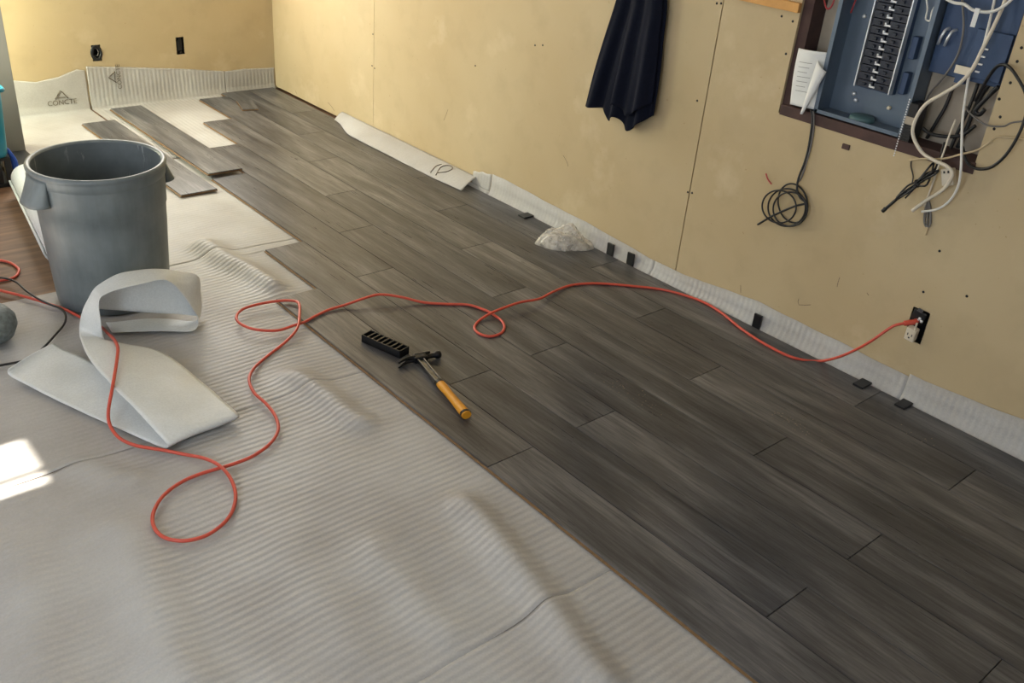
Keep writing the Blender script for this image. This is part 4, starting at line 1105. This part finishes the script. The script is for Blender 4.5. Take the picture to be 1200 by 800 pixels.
for i in range(3):
    pts = [rl + (q @ Vector((0.0815 * math.cos(b), 0.0815 * math.sin(b), 0.10 + 0.018 * i + 0.01 * math.sin(3 * j)))) for j, b in enumerate([math.radians(200 + 12 * k) for k in range(5)])]
    adopt(ru, tube('printed_mark', pts, 0.0014, M['ink'], None, 3, 5))

tb = empty('teal_tub', (-2.22, 5.03, 0.132))
tag(tb, 'teal plastic tub with lipped rim and blue strap handle standing on a black crate', 'tub')
def tub_ring(s, z):
    hx, hy, r = 0.205 * s, 0.15 * s, 0.035
    pts = []
    for cx, cy, a0 in ((hx - r, hy - r, 0), (-hx + r, hy - r, 90), (-hx + r, -hy + r, 180), (hx - r, -hy + r, 270)):
        for k in range(6):
            a = math.radians(a0 + 18 * k)
            pts.append((cx + r * math.cos(a), cy + r * math.sin(a), z))
    return pts
def tub_mesh(name, levels):
    vs, fs = [], []
    for s, z in levels:
        vs += tub_ring(s, z)
    n = 24
    for i in range(len(levels) - 1):
        for k in range(n):
            fs.append((i * n + k, i * n + (k + 1) % n, (i + 1) * n + (k + 1) % n, (i + 1) * n + k))
    return vs, fs
vs, fs = tub_mesh('tub', [(0.88, 0.0), (0.92, 0.02), (1.0, 0.33), (0.975, 0.33), (0.89, 0.02), (0.87, 0.012)])
fs.append(tuple(range(23, -1, -1))); fs.append(tuple(range(5 * 24, 6 * 24)))
mesh('shell', vs, fs, M['teal'], tb, True)
vs, fs = tub_mesh('lip', [(1.0, 0.322), (1.07, 0.320), (1.08, 0.330), (1.06, 0.336), (0.975, 0.335)])
mesh('lip', vs, fs, M['teal'], tb, False)
tube('strap_handle', [(0.190, -0.02, 0.03), (0.216, -0.03, -0.02), (0.218, -0.05, -0.085), (0.218, -0.09, -0.09), (0.216, -0.11, -0.03), (0.190, -0.10, 0.03)], 0.0085, M['blue'], tb, 5, 8)
cb = empty('black_crate', (-2.22, 5.05, SUBZ))
tag(cb, 'black plastic crate standing on the floor under the teal tub', 'crate')
kids = [boxes('frame', [((-2.43, 4.90, 0.115), (-2.03, 5.22, 0.130)), ((-2.43, 4.90, SUBZ), (-2.03, 5.22, 0.002))] + [((x, y, SUBZ), (x + 0.03, y + 0.03, 0.12)) for x in (-2.43, -2.06) for y in (4.90, 5.19)], M['blackp'], None, 0.003)]
for i in range(6):
    kids.append(boxes('slat', [((-2.385 + 0.056 * i, 4.905, 0.0), (-2.355 + 0.056 * i, 4.915, 0.118))], M['blackp']))
adopt(cb, *kids)
tag(boxes('black_pad', [((-2.02, 5.12, SUBZ), (-1.845, 5.345, 0.012))], M['black'], None, 0.006), 'flat black rubber pad on the floor at the foot of the partition', 'pad')
rb_ = empty('grey_jug', (-2.555, 3.36, UZ + 0.008))
tag(rb_, 'mottled grey rounded jug standing on underlay near the black power lead', 'jug')
lathe('body', [(0, 0), (0.05, 0.0), (0.082, 0.018), (0.098, 0.055), (0.096, 0.085), (0.075, 0.115), (0.04, 0.130), (0.022, 0.134)], M['greyball'], rb_, 36)
lathe('cap', [(0.024, 0.128), (0.026, 0.150), (0.020, 0.156), (0, 0.156)], M['blackp'], rb_, 20)

# ---------------------------------------------------------------- sawdust flakes on the laminate
rng = random.Random(11)
vs, fs = [], []
for cx, cy, dx, dy, n in ((-0.87, 1.80, 0.03, 0.16, 46), (-0.52, 1.36, 0.03, 0.12, 34), (-0.20, 1.03, 0.03, 0.08, 10)):
    for i in range(n):
        x = cx + rng.gauss(0, dx) * 0.6; y = cy + rng.gauss(0, dy) * 0.6; s = rng.uniform(0.0012, 0.0030); a = rng.uniform(0, 3.14)
        k = len(vs)
        for px, py, pz in ((-1, -0.6, 0), (1, -0.6, 0), (0, 0.9, 0), (0, 0, 1.1)):
            vs.append((x + s * (px * math.cos(a) - py * math.sin(a)), y + s * (px * math.sin(a) + py * math.cos(a)), 0.0002 + s * pz * 0.7))
        fs += [(k, k + 1, k + 3), (k + 1, k + 2, k + 3), (k + 2, k, k + 3)]
sd = mesh('sawdust', vs, fs, plain('sawdust_flakes', (150, 138, 120), 0.9))
sd['kind'] = 'stuff'
tag(sd, 'pale sawdust flakes scattered on the dark laminate', 'sawdust')
